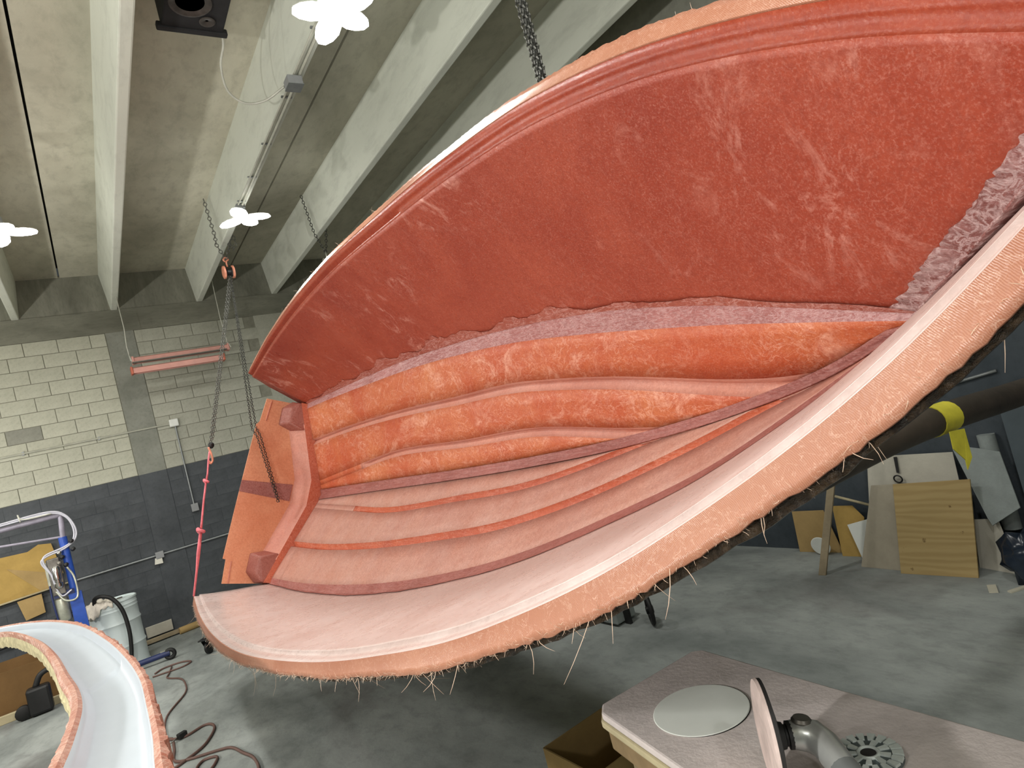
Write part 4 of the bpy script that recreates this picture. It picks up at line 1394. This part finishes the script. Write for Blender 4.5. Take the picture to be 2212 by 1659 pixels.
MB().torus(Vector((5.085, 2.475, 0.655)) - t.location, (1, 0, 0.2), 0.03, 0.006, 18, 6).build('finger_hole', 'black_rubber', t, True)
sheet('wrapped_panel', [(5.09, 2.045, 0.852), (5.10, 2.022, 0.88), (5.09, 1.879, 0.848), (5.08, 1.761, 0.816), (4.99, 1.707, 0.441), (4.96, 1.886, 0.323), (4.97, 1.907, 0.376)], 0.012, 'plastic_grey', 'grey plastic wrapped panel leaning askew above the plywood corner', 'panel')
tag(MB().lathe((5.13, 1.83, 0.25), (0.05, 0.02, 1), [(0.035, 0), (0.055, 0.0), (0.055, 0.68), (0.035, 0.68)], 16).build('rolled_mat', 'plastic_grey', None, True, 40), 'rolled grey mat standing behind the wrapped panel', 'roll')
sheet('grey_board', [(5.05, 2.029, 0.339), (5.02, 1.868, 0.355), (4.90, 1.78, 0.0), (4.99, 2.051, 0.0)], 0.008, 'card_pale', 'pale grey board at floor level right of the plywood', 'board')
sheet('dark_sheet', [(5.10, 1.70, 1.10), (5.11, 1.30, 1.16), (5.0, 1.30, 0.0), (4.98, 1.66, 0.0)], 0.01, 'dark_sheet', 'dark blue grey sheet at the right edge of the photo', 'sheet')
sheet('cardboard_piece', [(5.154, 3.521, 0.375), (5.165, 3.215, 0.382), (5.15, 3.131, 0.0), (5.12, 3.528, 0.0)], 0.005, 'card_tan', 'tan cardboard piece behind the leaning timber post', 'cardboard')
sheet('cardboard_piece', [(5.13, 3.103, 0.43), (5.14, 2.93, 0.428), (5.13, 2.851, 0.328), (5.08, 2.92, 0.0), (5.07, 3.098, 0.0)], 0.005, 'card_yellow', 'folded yellowish cardboard piece right of the timber post', 'cardboard')
sheet('paper_shard', [(5.06, 2.974, 0.284), (5.07, 2.772, 0.338), (5.02, 2.867, 0.0), (5.02, 2.90, 0.0)], 0.003, 'paper_disc', 'pale grey triangular scrap between cardboard and carton', 'scrap')
P0, P1 = Vector((4.62, 3.045, 0.0)), Vector((5.13, 2.57, 1.90))
d = (P1 - P0).normalized()
sd = Vector((0.15, -1, 0)).normalized()
fd = d.cross(sd).normalized()
tag(bevel(MB().prism([P0 - sd * .03, P0 + sd * .03, P0 + sd * .03 + fd * .022, P0 - sd * .03 + fd * .022], P1 - P0).build('timber_post', 'wood_old'), 0.003), 'narrow timber post leaning against the side wall', 'timber')
tag(MB().lathe((5.06, 3.27, 0.085), (1, 0.1, 0.15), [(0.08, 0), (0.085, 0.004), (0.08, 0.008), (0.0, 0.008)], 28).build('paper_plate', 'paper_disc', None, False), 'small white disc on edge behind the foot of the post', 'disc')
tag(MB().tube([(5.08, 3.02, 0.53), (5.08, 2.72, 0.44)], 0.012, 6).build('thin_stick', 'wood_pale', None, True), 'thin pale stick behind the cardboard pieces', 'stick')
tag(MB().tube([(5.188, 2.0, 1.317), (5.188, 1.68, 1.366)], 0.012, 6).build('metal_rod', 'galv', None, True), 'short pale metal rod before the dark side wall', 'rod')
m = MB()
rows = []
for i in range(13):
    a = math.pi * i / 12
    row = []
    for j in range(20):
        b = 2 * math.pi * j / 20
        r = 0.17 * (1 + 0.22 * math.sin(3 * b + i) * math.sin(2 * a) + 0.12 * math.cos(5 * b - 2 * i))
        row.append((4.82 + r * .8 * math.sin(a) * math.cos(b), 1.66 + r * math.sin(a) * math.sin(b), max(0.0, 0.15 + r * 1.0 * math.cos(a))))
    rows.append(row + [row[0]])
tag(grid(rows).build('plastic_bag', 'bag_plastic', None, True), 'crumpled dark blue plastic bag at the right edge of the photo', 'bag')
for k, (x, y, lx, ly, a, lab) in enumerate(((4.62, 1.86, .12, .05, .4, 'flat pale scrap on the floor before the plywood'), (4.66, 1.72, .16, .03, -.5, 'thin pale splinter on the floor near the plastic bag'))):
    tag(MB().box((x, y, 0.006), (lx, ly, 0.01), Matrix.Rotation(a, 3, 'Z')).build('floor_scrap', 'debris'), lab, 'scrap')
